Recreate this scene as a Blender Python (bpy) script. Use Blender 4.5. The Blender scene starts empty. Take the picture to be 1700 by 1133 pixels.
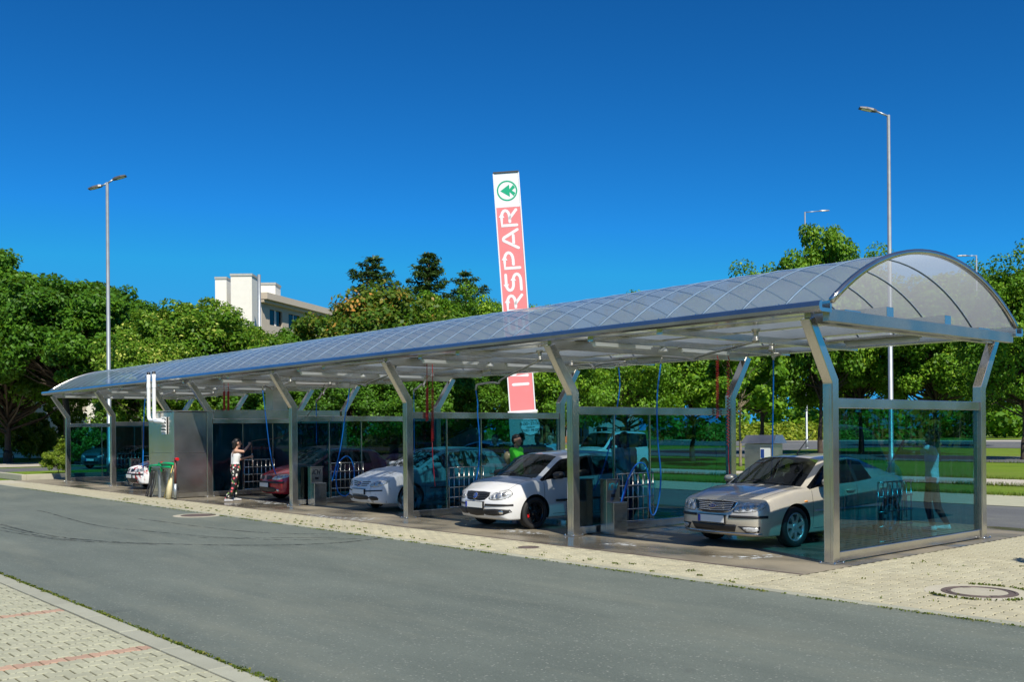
import bpy, bmesh, math, random
import numpy as np
from mathutils import Vector, Matrix, Euler, Quaternion
from mathutils.bvhtree import BVHTree
from mathutils.geometry import delaunay_2d_cdt

# ------------------------------------------------------------------ camera
random.seed(7); RNG = np.random.default_rng(7)
sc = bpy.context.scene
COL = sc.collection
FPX, CX, CY, CZ, YAW, ROLL, SH = 1651.55, 7.5415, -12.2975, 1.8828, -0.86041, -0.0084158, 148.2   # solved from the post feet
cF = Vector((math.sin(YAW), math.cos(YAW), 0)); cR0 = Vector((math.cos(YAW), -math.sin(YAW), 0)); cU0 = Vector((0, 0, 1))
cR = math.cos(ROLL) * cR0 + math.sin(ROLL) * cU0
cU = -math.sin(ROLL) * cR0 + math.cos(ROLL) * cU0
CAM = Vector((CX, CY, CZ))
cam_d = bpy.data.cameras.new('camera'); cam = bpy.data.objects.new('camera', cam_d); COL.objects.link(cam)
m = Matrix((cR, cU, -cF)).transposed().to_4x4(); m.translation = CAM
cam.matrix_world = m
cam_d.sensor_width = 36; cam_d.lens = FPX * 36 / 1700
cam_d.shift_y = SH / 1700
cam_d.clip_start = 0.1; cam_d.clip_end = 3000
sc.camera = cam
def at(px, py, **k):
    """point where the photo pixel's ray meets the plane x=, y= or z="""
    d = cF + cR * ((px - 850) / FPX) - cU * ((py - 566.5 - SH) / FPX)
    a, v = list(k.items())[0]; i = 'xyz'.index(a)
    return CAM + d * ((v - CAM[i]) / d[i])
def atd(px, py, dist):
    d = cF + cR * ((px - 850) / FPX) - cU * ((py - 566.5 - SH) / FPX)
    return CAM + d * dist

# ------------------------------------------------------------------ sky, sun, exposure
SUNV = Vector((0.84, -0.33, 1.0)).normalized()
w = bpy.data.worlds.new('World'); sc.world = w; w.use_nodes = True
nt = w.node_tree; nt.nodes.clear()
sky = nt.nodes.new('ShaderNodeTexSky'); sky.sky_type = 'NISHITA'; sky.sun_disc = False
sky.sun_elevation = math.asin(SUNV.z); sky.sun_rotation = math.atan2(SUNV.x, SUNV.y)
sky.air_density = 1.0; sky.dust_density = 0.0; sky.ozone_density = 3.2; sky.altitude = 800
gm = nt.nodes.new('ShaderNodeGamma'); gm.inputs[1].default_value = 1.4
hs = nt.nodes.new('ShaderNodeMix'); hs.data_type = 'RGBA'; hs.blend_type = 'MULTIPLY'; hs.inputs[0].default_value = 1.0; hs.inputs[7].default_value = (.045, .305, .445, 1)
cap_ = nt.nodes.new('ShaderNodeMix'); cap_.data_type = 'RGBA'; cap_.blend_type = 'DARKEN'; cap_.inputs[0].default_value = 1.0; cap_.inputs[7].default_value = (.30, 2.75, 5.9, 1)
bg = nt.nodes.new('ShaderNodeBackground'); bg.inputs[1].default_value = 0.115
wo = nt.nodes.new('ShaderNodeOutputWorld')
nt.links.new(sky.outputs[0], gm.inputs[0]); nt.links.new(gm.outputs[0], hs.inputs[6]); nt.links.new(hs.outputs[2], cap_.inputs[6]); nt.links.new(cap_.outputs[2], bg.inputs[0]); nt.links.new(bg.outputs[0], wo.inputs[0])
sd = bpy.data.lights.new('sun', 'SUN'); sd.energy = 5.0; sd.angle = math.radians(0.53); sd.color = (1.0, 0.94, 0.82)
so = bpy.data.objects.new('sun', sd); COL.objects.link(so)
so.rotation_euler = (-SUNV).to_track_quat('-Z', 'Y').to_euler(); so.location = (20, -20, 30)
sc.view_settings.view_transform = 'Standard'; sc.view_settings.look = 'None'
sc.view_settings.exposure = 0.22; sc.view_settings.gamma = 1.0; sc.view_settings.use_curve_mapping = False
sc.render.engine = 'CYCLES'
sc.cycles.max_bounces = 10; sc.cycles.transparent_max_bounces = 24; sc.cycles.caustics_reflective = False; sc.cycles.caustics_refractive = False
sc.cycles.sample_clamp_indirect = 6

# ------------------------------------------------------------------ materials
M = {}
def nodes(name):
    m_ = bpy.data.materials.new(name); m_.use_nodes = True
    t = m_.node_tree
    return m_, t, t.nodes['Principled BSDF'], t.nodes['Material Output']
def N(t, kind, **kw):
    n = t.nodes.new(kind)
    for k, v in kw.items():
        if k in n.inputs: n.inputs[k].default_value = v
        else: setattr(n, k, v)
    return n
def ramp(t, fac, stops):
    r = t.nodes.new('ShaderNodeValToRGB'); e = r.color_ramp.elements
    while len(e) < len(stops): e.new(0.5)
    for q, (p_, c) in zip(e, stops):
        q.position = p_; q.color = (*c, 1) if len(c) == 3 else c
    t.links.new(fac, r.inputs[0]); return r
def mixc(t, fac, a, b, mode='MIX'):
    n = t.nodes.new('ShaderNodeMix'); n.data_type = 'RGBA'; n.blend_type = mode
    for s, v in ((n.inputs[0], fac), (n.inputs[6], a), (n.inputs[7], b)):
        if hasattr(v, 'is_linked'): t.links.new(v, s)
        elif isinstance(v, (int, float)): s.default_value = v
        else: s.default_value = (*v, 1) if len(v) == 3 else v
    return n.outputs[2]
def coords(t, kind='Object', scale=(1, 1, 1)):
    c = t.nodes.new('ShaderNodeTexCoord'); mp = t.nodes.new('ShaderNodeMapping'); mp.inputs['Scale'].default_value = scale
    t.links.new(c.outputs[kind], mp.inputs[0]); return mp.outputs[0]
def worldpos(t, scale=(1, 1, 1)):
    c = t.nodes.new('ShaderNodeNewGeometry'); mp = t.nodes.new('ShaderNodeMapping'); mp.inputs['Scale'].default_value = scale
    t.links.new(c.outputs['Position'], mp.inputs[0]); return mp.outputs[0]
def noise(t, vec, s, d=4, r=0.55):
    n = N(t, 'ShaderNodeTexNoise', Scale=s, Detail=d, Roughness=r); t.links.new(vec, n.inputs['Vector']); return n.outputs['Fac']
def bump(t, b, h, strength=0.3, dist=0.01):
    n = N(t, 'ShaderNodeBump', Strength=strength, Distance=dist); t.links.new(h, n.inputs['Height']); t.links.new(n.outputs[0], b.inputs['Normal'])
def plain(name, col, rough=0.5, metal=0.0, coat=0.0, var=0.12, vs=6.0, bmp=0.0, bs=60, spec=0.5):
    m_, t, b, o = nodes(name)
    v = coords(t)
    f = noise(t, v, vs)
    lo = tuple(c * (1 - var) for c in col); hi = tuple(min(1, c * (1 + var)) for c in col)
    r = ramp(t, f, [(0.3, lo), (0.7, hi)])
    t.links.new(r.outputs[0], b.inputs['Base Color'])
    b.inputs['Roughness'].default_value = rough; b.inputs['Metallic'].default_value = metal
    b.inputs['Coat Weight'].default_value = coat; b.inputs['Coat Roughness'].default_value = 0.04
    b.inputs['Specular IOR Level'].default_value = spec
    if bmp: bump(t, b, noise(t, v, bs, 3), bmp, 0.004)
    M[name] = m_; return m_
def brushed(name, col, rough, stretch):
    m_, t, b, o = nodes(name)
    v = coords(t, 'Object', stretch)
    f = noise(t, v, 9, 3); g = noise(t, coords(t), 1.3, 3)
    r = ramp(t, f, [(0.35, tuple(c * .82 for c in col)), (0.65, col)])
    c2 = mixc(t, 0.35, r.outputs[0], ramp(t, g, [(0.35, tuple(c * .6 for c in col)), (0.6, col)]).outputs[0])
    t.links.new(c2, b.inputs['Base Color'])
    rr = ramp(t, g, [(0.3, (rough * .75,) * 3), (0.7, (rough * 1.3,) * 3)]); t.links.new(rr.outputs[0], b.inputs['Roughness'])
    b.inputs['Metallic'].default_value = 0.94
    bump(t, b, f, 0.06, 0.002)
    M[name] = m_
brushed('steel', (0.66, 0.64, 0.59), 0.20, (60, 60, 1.2))
brushed('steel_h', (0.64, 0.62, 0.58), 0.20, (1.0, 8, 60))
brushed('steel_dull', (0.56, 0.54, 0.48), 0.36, (4, 4, 4))
brushed('gutter_metal', (0.55, 0.56, 0.55), 0.16, (0.6, 8, 8))
plain('galv', (0.42, 0.46, 0.48), 0.45, 0.7, var=.1, vs=3)
plain('lamp_head', (0.16, 0.16, 0.16), 0.4, 0.6)
plain('black_plastic', (0.018, 0.018, 0.019), 0.42)
plain('black_rubber', (0.016, 0.016, 0.016), 0.72, bmp=.2)
plain('dark_trim', (0.028, 0.028, 0.03), 0.3)
plain('white_plastic', (0.78, 0.78, 0.76), 0.35, var=.04)
plain('tube_white', (0.86, 0.87, 0.86), 0.3, var=.02)
plain('chrome', (0.72, 0.72, 0.73), 0.09, 1.0, var=.03)
plain('alloy', (0.58, 0.58, 0.58), 0.38, 0.85, var=.05)
plain('alloy_black', (0.012, 0.012, 0.013), 0.25)
plain('plate_white', (0.82, 0.83, 0.80), 0.35, var=.02)
plain('plate_blue', (0.01, 0.05, 0.45), 0.35, var=.05)
plain('red_plastic', (0.55, 0.012, 0.014), 0.3)
plain('amber', (0.75, 0.30, 0.06), 0.25)
plain('hose_blue', (0.004, 0.20, 0.72), 0.35)
plain('hose_navy', (0.02, 0.02, 0.20), 0.4)
plain('hose_red', (0.48, 0.012, 0.015), 0.35)
plain('pipe_green', (0.005, 0.40, 0.13), 0.35)
plain('pipe_brown', (0.12, 0.035, 0.03), 0.5)
plain('interior', (0.02, 0.02, 0.021), 0.75)
plain('seat_cloth', (0.045, 0.047, 0.05), 0.85, bmp=.3, bs=150)
plain('blue_ink', (0.02, 0.06, 0.28), 0.25)
plain('dark_ink', (0.012, 0.014, 0.02), 0.5)
plain('teal_ink', (0.02, 0.35, 0.42), 0.5)
plain('sign_green', (0.0, 0.38, 0.19), 0.45, var=.05)
plain('sign_red', (0.80, 0.23, 0.23), 0.45, var=.05, vs=1.2)
plain('sign_white', (0.80, 0.80, 0.80), 0.45, var=.03)
plain('sign_dark', (0.05, 0.055, 0.06), 0.5)
plain('cast_iron', (0.15, 0.115, 0.10), 0.62, 0.3, bmp=.4, bs=80)
plain('bark', (0.075, 0.055, 0.04), 0.9, var=.4, vs=9, bmp=.8, bs=25)
plain('bark_pale', (0.22, 0.18, 0.13), 0.9, var=.3, vs=9, bmp=.5, bs=25)
plain('brush_wood', (0.62, 0.48, 0.12), 0.6)
plain('straw', (0.62, 0.55, 0.33), 0.9)
plain('balloon_skin', (0.42, 0.36, 0.2), 0.2)

def car_paint(name, col, metal=0.0, rough=0.35, flake=0.0):
    m_, t, b, o = nodes(name)
    v = coords(t); f = noise(t, v, 2.2, 5)
    dirt = noise(t, v, 14, 6, .7)
    r = ramp(t, f, [(0.3, tuple(c * .93 for c in col)), (0.7, col)])
    c = mixc(t, ramp(t, dirt, [(0.55, (0, 0, 0)), (0.8, (.16, .16, .16))]).outputs[0], r.outputs[0], (0.30, 0.28, 0.24))
    t.links.new(c, b.inputs['Base Color'])
    b.inputs['Metallic'].default_value = metal
    rr = ramp(t, dirt, [(0.35, (rough * .8,) * 3), (0.75, (rough * 1.3,) * 3)]); t.links.new(rr.outputs[0], b.inputs['Roughness'])
    b.inputs['Coat Weight'].default_value = 1.0; b.inputs['Coat Roughness'].default_value = 0.05
    M[name] = m_
car_paint('paint_silver', (0.66, 0.61, 0.50), 0.45, 0.36)
car_paint('paint_white', (0.78, 0.78, 0.77), 0.0, 0.4)
car_paint('paint_red', (0.62, 0.014, 0.024), 0.15, 0.35)
car_paint('paint_maroon', (0.33, 0.02, 0.03), 0.1, 0.35)
car_paint('paint_teal', (0.05, 0.16, 0.18), 0.4, 0.35)
car_paint('paint_blue', (0.06, 0.16, 0.30), 0.4, 0.35)
car_paint('paint_dark', (0.035, 0.04, 0.045), 0.4, 0.35)
car_paint('paint_grey', (0.42, 0.43, 0.43), 0.6, 0.35)
def foam_paint(name, col, metal, cover, col2=(0.80, 0.82, 0.83)):
    m_, t, b, o = nodes(name)
    v = coords(t, 'Object', (1, 1, .42)); vor = noise(t, v, 7.5, 8, .62); fine = noise(t, coords(t), 60, 3)
    blob = noise(t, coords(t), 2.0, 3)
    s = N(t, 'ShaderNodeMath', operation='ADD'); t.links.new(vor, s.inputs[0])
    s2 = N(t, 'ShaderNodeMath', operation='MULTIPLY'); s2.inputs[1].default_value = .6; t.links.new(blob, s2.inputs[0]); t.links.new(s2.outputs[0], s.inputs[1])
    mk = ramp(t, s.outputs[0], [(cover - .04, (1, 1, 1)), (cover + .05, (0, 0, 0))])
    c = mixc(t, mk.outputs[0], col, col2); t.links.new(c, b.inputs['Base Color'])
    met = ramp(t, s.outputs[0], [(cover - .04, (0, 0, 0)), (cover + .05, (metal,) * 3)]); t.links.new(met.outputs[0], b.inputs['Metallic'])
    rr = ramp(t, mk.outputs[0], [(0, (.3,) * 3), (1, (.75,) * 3)]); t.links.new(rr.outputs[0], b.inputs['Roughness'])
    ad = N(t, 'ShaderNodeMath', operation='MULTIPLY_ADD'); ad.inputs[1].default_value = .25; t.links.new(fine, ad.inputs[0]); t.links.new(mk.outputs[0], ad.inputs[2])
    bump(t, b, ad.outputs[0], .5, .012)
    M[name] = m_
foam_paint('paint_foam_silver', (0.46, 0.48, 0.49), 0.4, 0.89)
foam_paint('foam_glass', (0.02, 0.025, 0.03), 0.0, 0.78)
foam_paint('foam_rubber', (0.03, 0.03, 0.03), 0.0, 0.80)
foam_paint('paint_foam_red', (0.35, 0.012, 0.02), 0.1, 0.79)

def glassy(name, tint, refl_rough=0.0, base_refl=0.03, wavy=0.0):
    m_, t, b, o = nodes(name); t.nodes.remove(b)
    tr = N(t, 'ShaderNodeBsdfTransparent', Color=(*tint, 1)); gl = N(t, 'ShaderNodeBsdfGlossy', Roughness=refl_rough)
    gl.inputs['Color'].default_value = (.9, .95, .96, 1)
    fr = N(t, 'ShaderNodeLayerWeight', Blend=.5); pw = N(t, 'ShaderNodeMath', operation='POWER'); pw.inputs[1].default_value = 4.6; t.links.new(fr.outputs['Facing'], pw.inputs[0])
    ad = N(t, 'ShaderNodeMath', operation='MULTIPLY_ADD'); ad.inputs[1].default_value = .94; ad.inputs[2].default_value = base_refl; ad.use_clamp = True
    mx = t.nodes.new('ShaderNodeMixShader')
    t.links.new(pw.outputs[0], ad.inputs[0]); t.links.new(ad.outputs[0], mx.inputs[0]); t.links.new(tr.outputs[0], mx.inputs[1]); t.links.new(gl.outputs[0], mx.inputs[2]); t.links.new(mx.outputs[0], o.inputs[0])
    if wavy:
        df = N(t, 'ShaderNodeBsdfDiffuse', Color=(.62, .70, .72, 1)); m3 = t.nodes.new('ShaderNodeMixShader')
        st = noise(t, coords(t, 'Object', (1, 9, .6)), 2.2, 6, .65); sp_ = noise(t, coords(t), 38, 2, .5)
        k1 = ramp(t, st, [(.52, (0, 0, 0)), (.78, (.035, .035, .035))]); k2 = ramp(t, sp_, [(.68, (0, 0, 0)), (.74, (.045, .045, .045))])
        sm_ = N(t, 'ShaderNodeMath', operation='ADD'); t.links.new(k1.outputs[0], sm_.inputs[0]); t.links.new(k2.outputs[0], sm_.inputs[1])
        t.links.new(sm_.outputs[0], m3.inputs[0]); t.links.new(mx.outputs[0], m3.inputs[1]); t.links.new(df.outputs[0], m3.inputs[2]); t.links.new(m3.outputs[0], o.inputs[0])
        bm_ = N(t, 'ShaderNodeBump', Strength=wavy, Distance=.02); t.links.new(noise(t, coords(t), .9, 1), bm_.inputs['Height']); t.links.new(bm_.outputs[0], gl.inputs['Normal'])
    M[name] = m_
glassy('bay_glass', (0.18, 0.51, 0.60), 0.0, 0.045, .05)
glassy('car_glass', (0.62, 0.70, 0.67), 0.0, 0.02)
glassy('car_glass_dark', (0.10, 0.12, 0.13), 0.0, 0.02)
glassy('lens', (0.80, 0.84, 0.86), 0.0, 0.06)
def wetglass():
    m_, t, b, o = nodes('foam_window')
    tr = N(t, 'ShaderNodeBsdfTransparent', Color=(.35, .42, .42, 1)); mx = t.nodes.new('ShaderNodeMixShader')
    v = coords(t, 'Object', (1, 1, .35)); f = noise(t, v, 9, 7, .62)
    mk = ramp(t, f, [(.42, (1, 1, 1)), (.52, (0.06, 0.06, 0.06))]); b.inputs['Base Color'].default_value = (.74, .77, .78, 1); b.inputs['Roughness'].default_value = .6
    t.links.new(mk.outputs[0], mx.inputs[0]); t.links.new(tr.outputs[0], mx.inputs[1]); t.links.new(b.outputs[0], mx.inputs[2]); t.links.new(mx.outputs[0], o.inputs[0])
    M['foam_window'] = m_
wetglass()
def polycarb():
    m_, t, b, o = nodes('polycarbonate')
    v = coords(t); f = noise(t, v, 1.1, 4); fl = noise(t, coords(t, 'Object', (40, 1, 1)), 3, 2)
    r = ramp(t, f, [(.3, (.16, .27, .40)), (.7, (.21, .32, .45))]); t.links.new(r.outputs[0], b.inputs['Base Color'])
    b.inputs['Roughness'].default_value = .2; b.inputs['Coat Weight'].default_value = .8; b.inputs['Coat Roughness'].default_value = .12; bump(t, b, fl, .05, .004)
    tl = N(t, 'ShaderNodeBsdfTranslucent', Color=(.95, .97, .97, 1)); tr = N(t, 'ShaderNodeBsdfTransparent', Color=(.92, .96, .98, 1))
    m1 = N(t, 'ShaderNodeMixShader', Fac=.36); m2 = N(t, 'ShaderNodeMixShader', Fac=.28)
    t.links.new(b.outputs[0], m1.inputs[1]); t.links.new(tl.outputs[0], m1.inputs[2]); t.links.new(m1.outputs[0], m2.inputs[1]); t.links.new(tr.outputs[0], m2.inputs[2]); t.links.new(m2.outputs[0], o.inputs[0])
    M['polycarbonate'] = m_
polycarb()

def asphalt(name, col, tint2):
    m_, t, b, o = nodes(name)
    v = worldpos(t)
    big = noise(t, v, .22, 5, .6); mid = noise(t, worldpos(t, (.35, 1.3, 1)), 1.1, 5, .6); fine = noise(t, v, 55, 4, .7); agg = N(t, 'ShaderNodeTexVoronoi', Scale=70.0); t.links.new(v, agg.inputs['Vector'])
    c1 = ramp(t, big, [(.3, tuple(c * .86 for c in col)), (.7, tint2)])
    c2 = mixc(t, .45, c1.outputs[0], ramp(t, mid, [(.32, tuple(c * .72 for c in col)), (.68, tint2)]).outputs[0])
    c3 = mixc(t, .8, c2, ramp(t, fine, [(.35, (.42, .42, .42)), (.7, (.62, .62, .62))]).outputs[0], 'OVERLAY')
    sp = ramp(t, agg.outputs['Color'], [(.86, (0, 0, 0)), (.9, (.55, .55, .55))]); c4 = mixc(t, sp.outputs[0], c3, (.36, .37, .33))
    pv = N(t, 'ShaderNodeTexVoronoi', Scale=2.2); t.links.new(v, pv.inputs['Vector'])
    sp2 = ramp(t, pv.outputs['Distance'], [(.018, (1, 1, 1)), (.03, (0, 0, 0))]); c4 = mixc(t, sp2.outputs[0], c4, (.33, .33, .28))
    dust = noise(t, worldpos(t, (.22, .9, 1)), .9, 7, .68); c4 = mixc(t, ramp(t, dust, [(.50, (0, 0, 0)), (.72, (.42, .42, .42))]).outputs[0], c4, (.225, .235, .18))
    oil = noise(t, v, 1.7, 4, .5); c4 = mixc(t, ramp(t, oil, [(.67, (0, 0, 0)), (.78, (.5, .5, .5))]).outputs[0], c4, (.07, .078, .072))
    wv = N(t, 'ShaderNodeTexNoise', Scale=1.1, Detail=3.0); t.links.new(v, wv.inputs['Vector']); ck = N(t, 'ShaderNodeTexVoronoi', Scale=.23, feature='DISTANCE_TO_EDGE')
    va = N(t, 'ShaderNodeVectorMath', operation='MULTIPLY_ADD'); va.inputs[1].default_value = (.8, .8, 0); t.links.new(wv.outputs['Color'], va.inputs[0]); t.links.new(v, va.inputs[2]); t.links.new(va.outputs[0], ck.inputs['Vector'])
    c4 = mixc(t, ramp(t, ck.outputs['Distance'], [(.0005, (.10, .10, .10)), (.0018, (0, 0, 0))]).outputs[0], c4, (.05, .055, .05))
    t.links.new(c4, b.inputs['Base Color']); b.inputs['Roughness'].default_value = .82
    bump(t, b, fine, .55, .006); M[name] = m_
asphalt('asphalt', (.110, .136, .118), (.155, .180, .152))
asphalt('asphalt_road', (.115, .12, .122), (.14, .145, .145))
def stone(name, a, b_, rough=.85, s1=3, s2=40, stain=None, bmp=.4):
    m_, t, b, o = nodes(name)
    v = worldpos(t); f = noise(t, v, s1, 5); g = noise(t, v, s2, 4, .7); big = noise(t, v, .5, 4)
    c = mixc(t, .5, ramp(t, f, [(.3, a), (.7, b_)]).outputs[0], ramp(t, g, [(.3, tuple(x * .85 for x in a)), (.7, b_)]).outputs[0])
    if stain: c = mixc(t, ramp(t, big, [(.46, (0, 0, 0)), (.66, (.55, .55, .55))]).outputs[0], c, stain)
    oi = t.nodes.new('ShaderNodeObjectInfo'); c = mixc(t, .35, c, ramp(t, oi.outputs['Random'], [(0, (.38, .38, .38)), (1, (.62, .62, .60))]).outputs[0], 'OVERLAY')
    t.links.new(c, b.inputs['Base Color']); b.inputs['Roughness'].default_value = rough; bump(t, b, g, bmp, .004); M[name] = m_
stone('paver', (.40, .375, .255), (.52, .49, .355), stain=(.40, .36, .24))
stone('paver_grey', (.345, .35, .245), (.46, .455, .33))
stone('paver_red', (.41, .265, .185), (.50, .335, .24))
stone('kerb_stone', (.31, .315, .245), (.40, .405, .32), s2=90)
stone('paver_bed', (.055, .05, .022), (.11, .10, .04))
stone('concrete', (.40, .375, .29), (.50, .47, .37))
stone('plaster', (.78, .75, .66), (.86, .83, .74), bmp=.1)
stone('plaster_beige', (.46, .40, .32), (.54, .47, .38), bmp=.1)
stone('plaster_orange', (.62, .26, .08), (.70, .32, .11), bmp=.1)
stone('plaster_grey', (.36, .37, .34), (.44, .45, .42), bmp=.1)
stone('path_stone', (.44, .40, .33), (.53, .49, .41))
def wetfloor():
    m_, t, b, o = nodes('wet_concrete')
    v = worldpos(t); f = noise(t, v, 1.1, 6, .62); g = noise(t, v, 45, 4, .7); e = noise(t, worldpos(t, (.6, 1.2, 1)), .55, 5)
    dry = ramp(t, g, [(.3, (.25, .215, .15)), (.7, (.33, .29, .21))])
    wet = ramp(t, g, [(.3, (.10, .09, .07)), (.7, (.155, .14, .11))])
    mk = ramp(t, e, [(.40, (1, 1, 1)), (.56, (.25, .25, .25)), (.66, (0, 0, 0))])
    c = mixc(t, mk.outputs[0], dry.outputs[0], wet.outputs[0]); t.links.new(c, b.inputs['Base Color'])
    rr = ramp(t, mk.outputs[0], [(0, (.7,) * 3), (.6, (.33,) * 3), (1, (.1,) * 3)]); t.links.new(rr.outputs[0], b.inputs['Roughness'])
    bump(t, b, g, .12, .003); M['wet_concrete'] = m_
wetfloor()
def foamfloor():
    m_, t, b, o = nodes('foam')
    b.inputs['Base Color'].default_value = (.70, .74, .76, 1); b.inputs['Roughness'].default_value = .5
    tr = N(t, 'ShaderNodeBsdfTransparent'); mx = t.nodes.new('ShaderNodeMixShader')
    f = noise(t, worldpos(t), 9, 7, .7); mk = ramp(t, f, [(.5, (0, 0, 0)), (.6, (.8, .8, .8))])
    t.links.new(mk.outputs[0], mx.inputs[0]); t.links.new(tr.outputs[0], mx.inputs[1]); t.links.new(b.outputs[0], mx.inputs[2]); t.links.new(mx.outputs[0], o.inputs[0]); M['foam'] = m_
foamfloor()
def tyremark():
    m_, t, b, o = nodes('tyre_mark')
    b.inputs['Base Color'].default_value = (.02, .022, .022, 1); b.inputs['Roughness'].default_value = .8
    tr = N(t, 'ShaderNodeBsdfTransparent'); mx = t.nodes.new('ShaderNodeMixShader')
    f = noise(t, worldpos(t, (.8, 3, 1)), 3, 6, .7); mk = ramp(t, f, [(.4, (0, 0, 0)), (.62, (.75, .75, .75))])
    t.links.new(mk.outputs[0], mx.inputs[0]); t.links.new(tr.outputs[0], mx.inputs[1]); t.links.new(b.outputs[0], mx.inputs[2]); t.links.new(mx.outputs[0], o.inputs[0]); M['tyre_mark'] = m_
tyremark()
def grassy():
    m_, t, b, o = nodes('grass')
    v = worldpos(t); f = noise(t, v, .35, 5); g = noise(t, v, 12, 5, .7)
    c = mixc(t, .5, ramp(t, f, [(.3, (.10, .19, .014)), (.7, (.19, .29, .025))]).outputs[0], ramp(t, g, [(.3, (.05, .11, .01)), (.7, (.23, .32, .035))]).outputs[0])
    h_ = noise(t, v, .13, 6, .65); c = mixc(t, ramp(t, h_, [(.45, (0, 0, 0)), (.7, (.6, .6, .6))]).outputs[0], c, (.19, .19, .05)); mow = noise(t, worldpos(t, (.05, 1, 1)), 1.4, 3); c = mixc(t, .35, c, ramp(t, mow, [(.35, (.3, .3, .3)), (.65, (.62, .62, .62))]).outputs[0], 'OVERLAY')
    t.links.new(c, b.inputs['Base Color']); b.inputs['Roughness'].default_value = .9; b.inputs['Specular IOR Level'].default_value = .15; bump(t, b, g, .9, .05); M['grass'] = m_
grassy()
def leafmat(name, cols, trans=.35):
    m_, t, b, o = nodes(name)
    a = N(t, 'ShaderNodeAttribute', attribute_name='tint')
    r = ramp(t, a.outputs['Fac'], [(i / (len(cols) - 1), c) for i, c in enumerate(cols)])
    oi = t.nodes.new('ShaderNodeObjectInfo')
    c = mixc(t, .3, r.outputs[0], ramp(t, oi.outputs['Random'], [(0, (.36, .40, .36)), (1, (.62, .6, .5))]).outputs[0], 'OVERLAY')
    t.links.new(c, b.inputs['Base Color']); b.inputs['Roughness'].default_value = .5; b.inputs['Specular IOR Level'].default_value = .3
    tl = t.nodes.new('ShaderNodeBsdfTranslucent'); t.links.new(mixc(t, .5, c, (.22, .34, .02)), tl.inputs[0])
    mx = N(t, 'ShaderNodeMixShader', Fac=trans); t.links.new(b.outputs[0], mx.inputs[1]); t.links.new(tl.outputs[0], mx.inputs[2]); t.links.new(mx.outputs[0], o.inputs[0]); M[name] = m_
plain('rib_metal', (.18, .27, .38), .5, .0)
leafmat('leaf_chestnut', [(0.035, 0.099, 0.009), (0.068, 0.182, 0.013), (0.107, 0.259, 0.018), (0.166, 0.325, 0.024)])
leafmat('leaf_linden', [(0.052, 0.135, 0.009), (0.103, 0.235, 0.013), (0.206, 0.337, 0.029), (0.685, 0.706, 0.155)])
leafmat('leaf_maple', [(0.065, 0.161, 0.009), (0.110, 0.260, 0.014), (0.182, 0.359, 0.021), (0.347, 0.503, 0.036)])
leafmat('leaf_rust', [(0.052, 0.125, 0.009), (0.085, 0.185, 0.014), (0.206, 0.219, 0.029), (0.720, 0.337, 0.078)])
leafmat('leaf_pine', [(0.019, 0.051, 0.014), (0.034, 0.085, 0.019), (0.067, 0.128, 0.027), (0.114, 0.170, 0.041)], .1)
leafmat('leaf_bush', [(0.076, 0.149, 0.011), (0.136, 0.230, 0.016), (0.257, 0.338, 0.032), (0.454, 0.486, 0.054)])
leafmat('leaf_weed', [(0.060, 0.108, 0.011), (0.101, 0.153, 0.014), (0.151, 0.189, 0.022), (0.242, 0.225, 0.043)])

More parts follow.
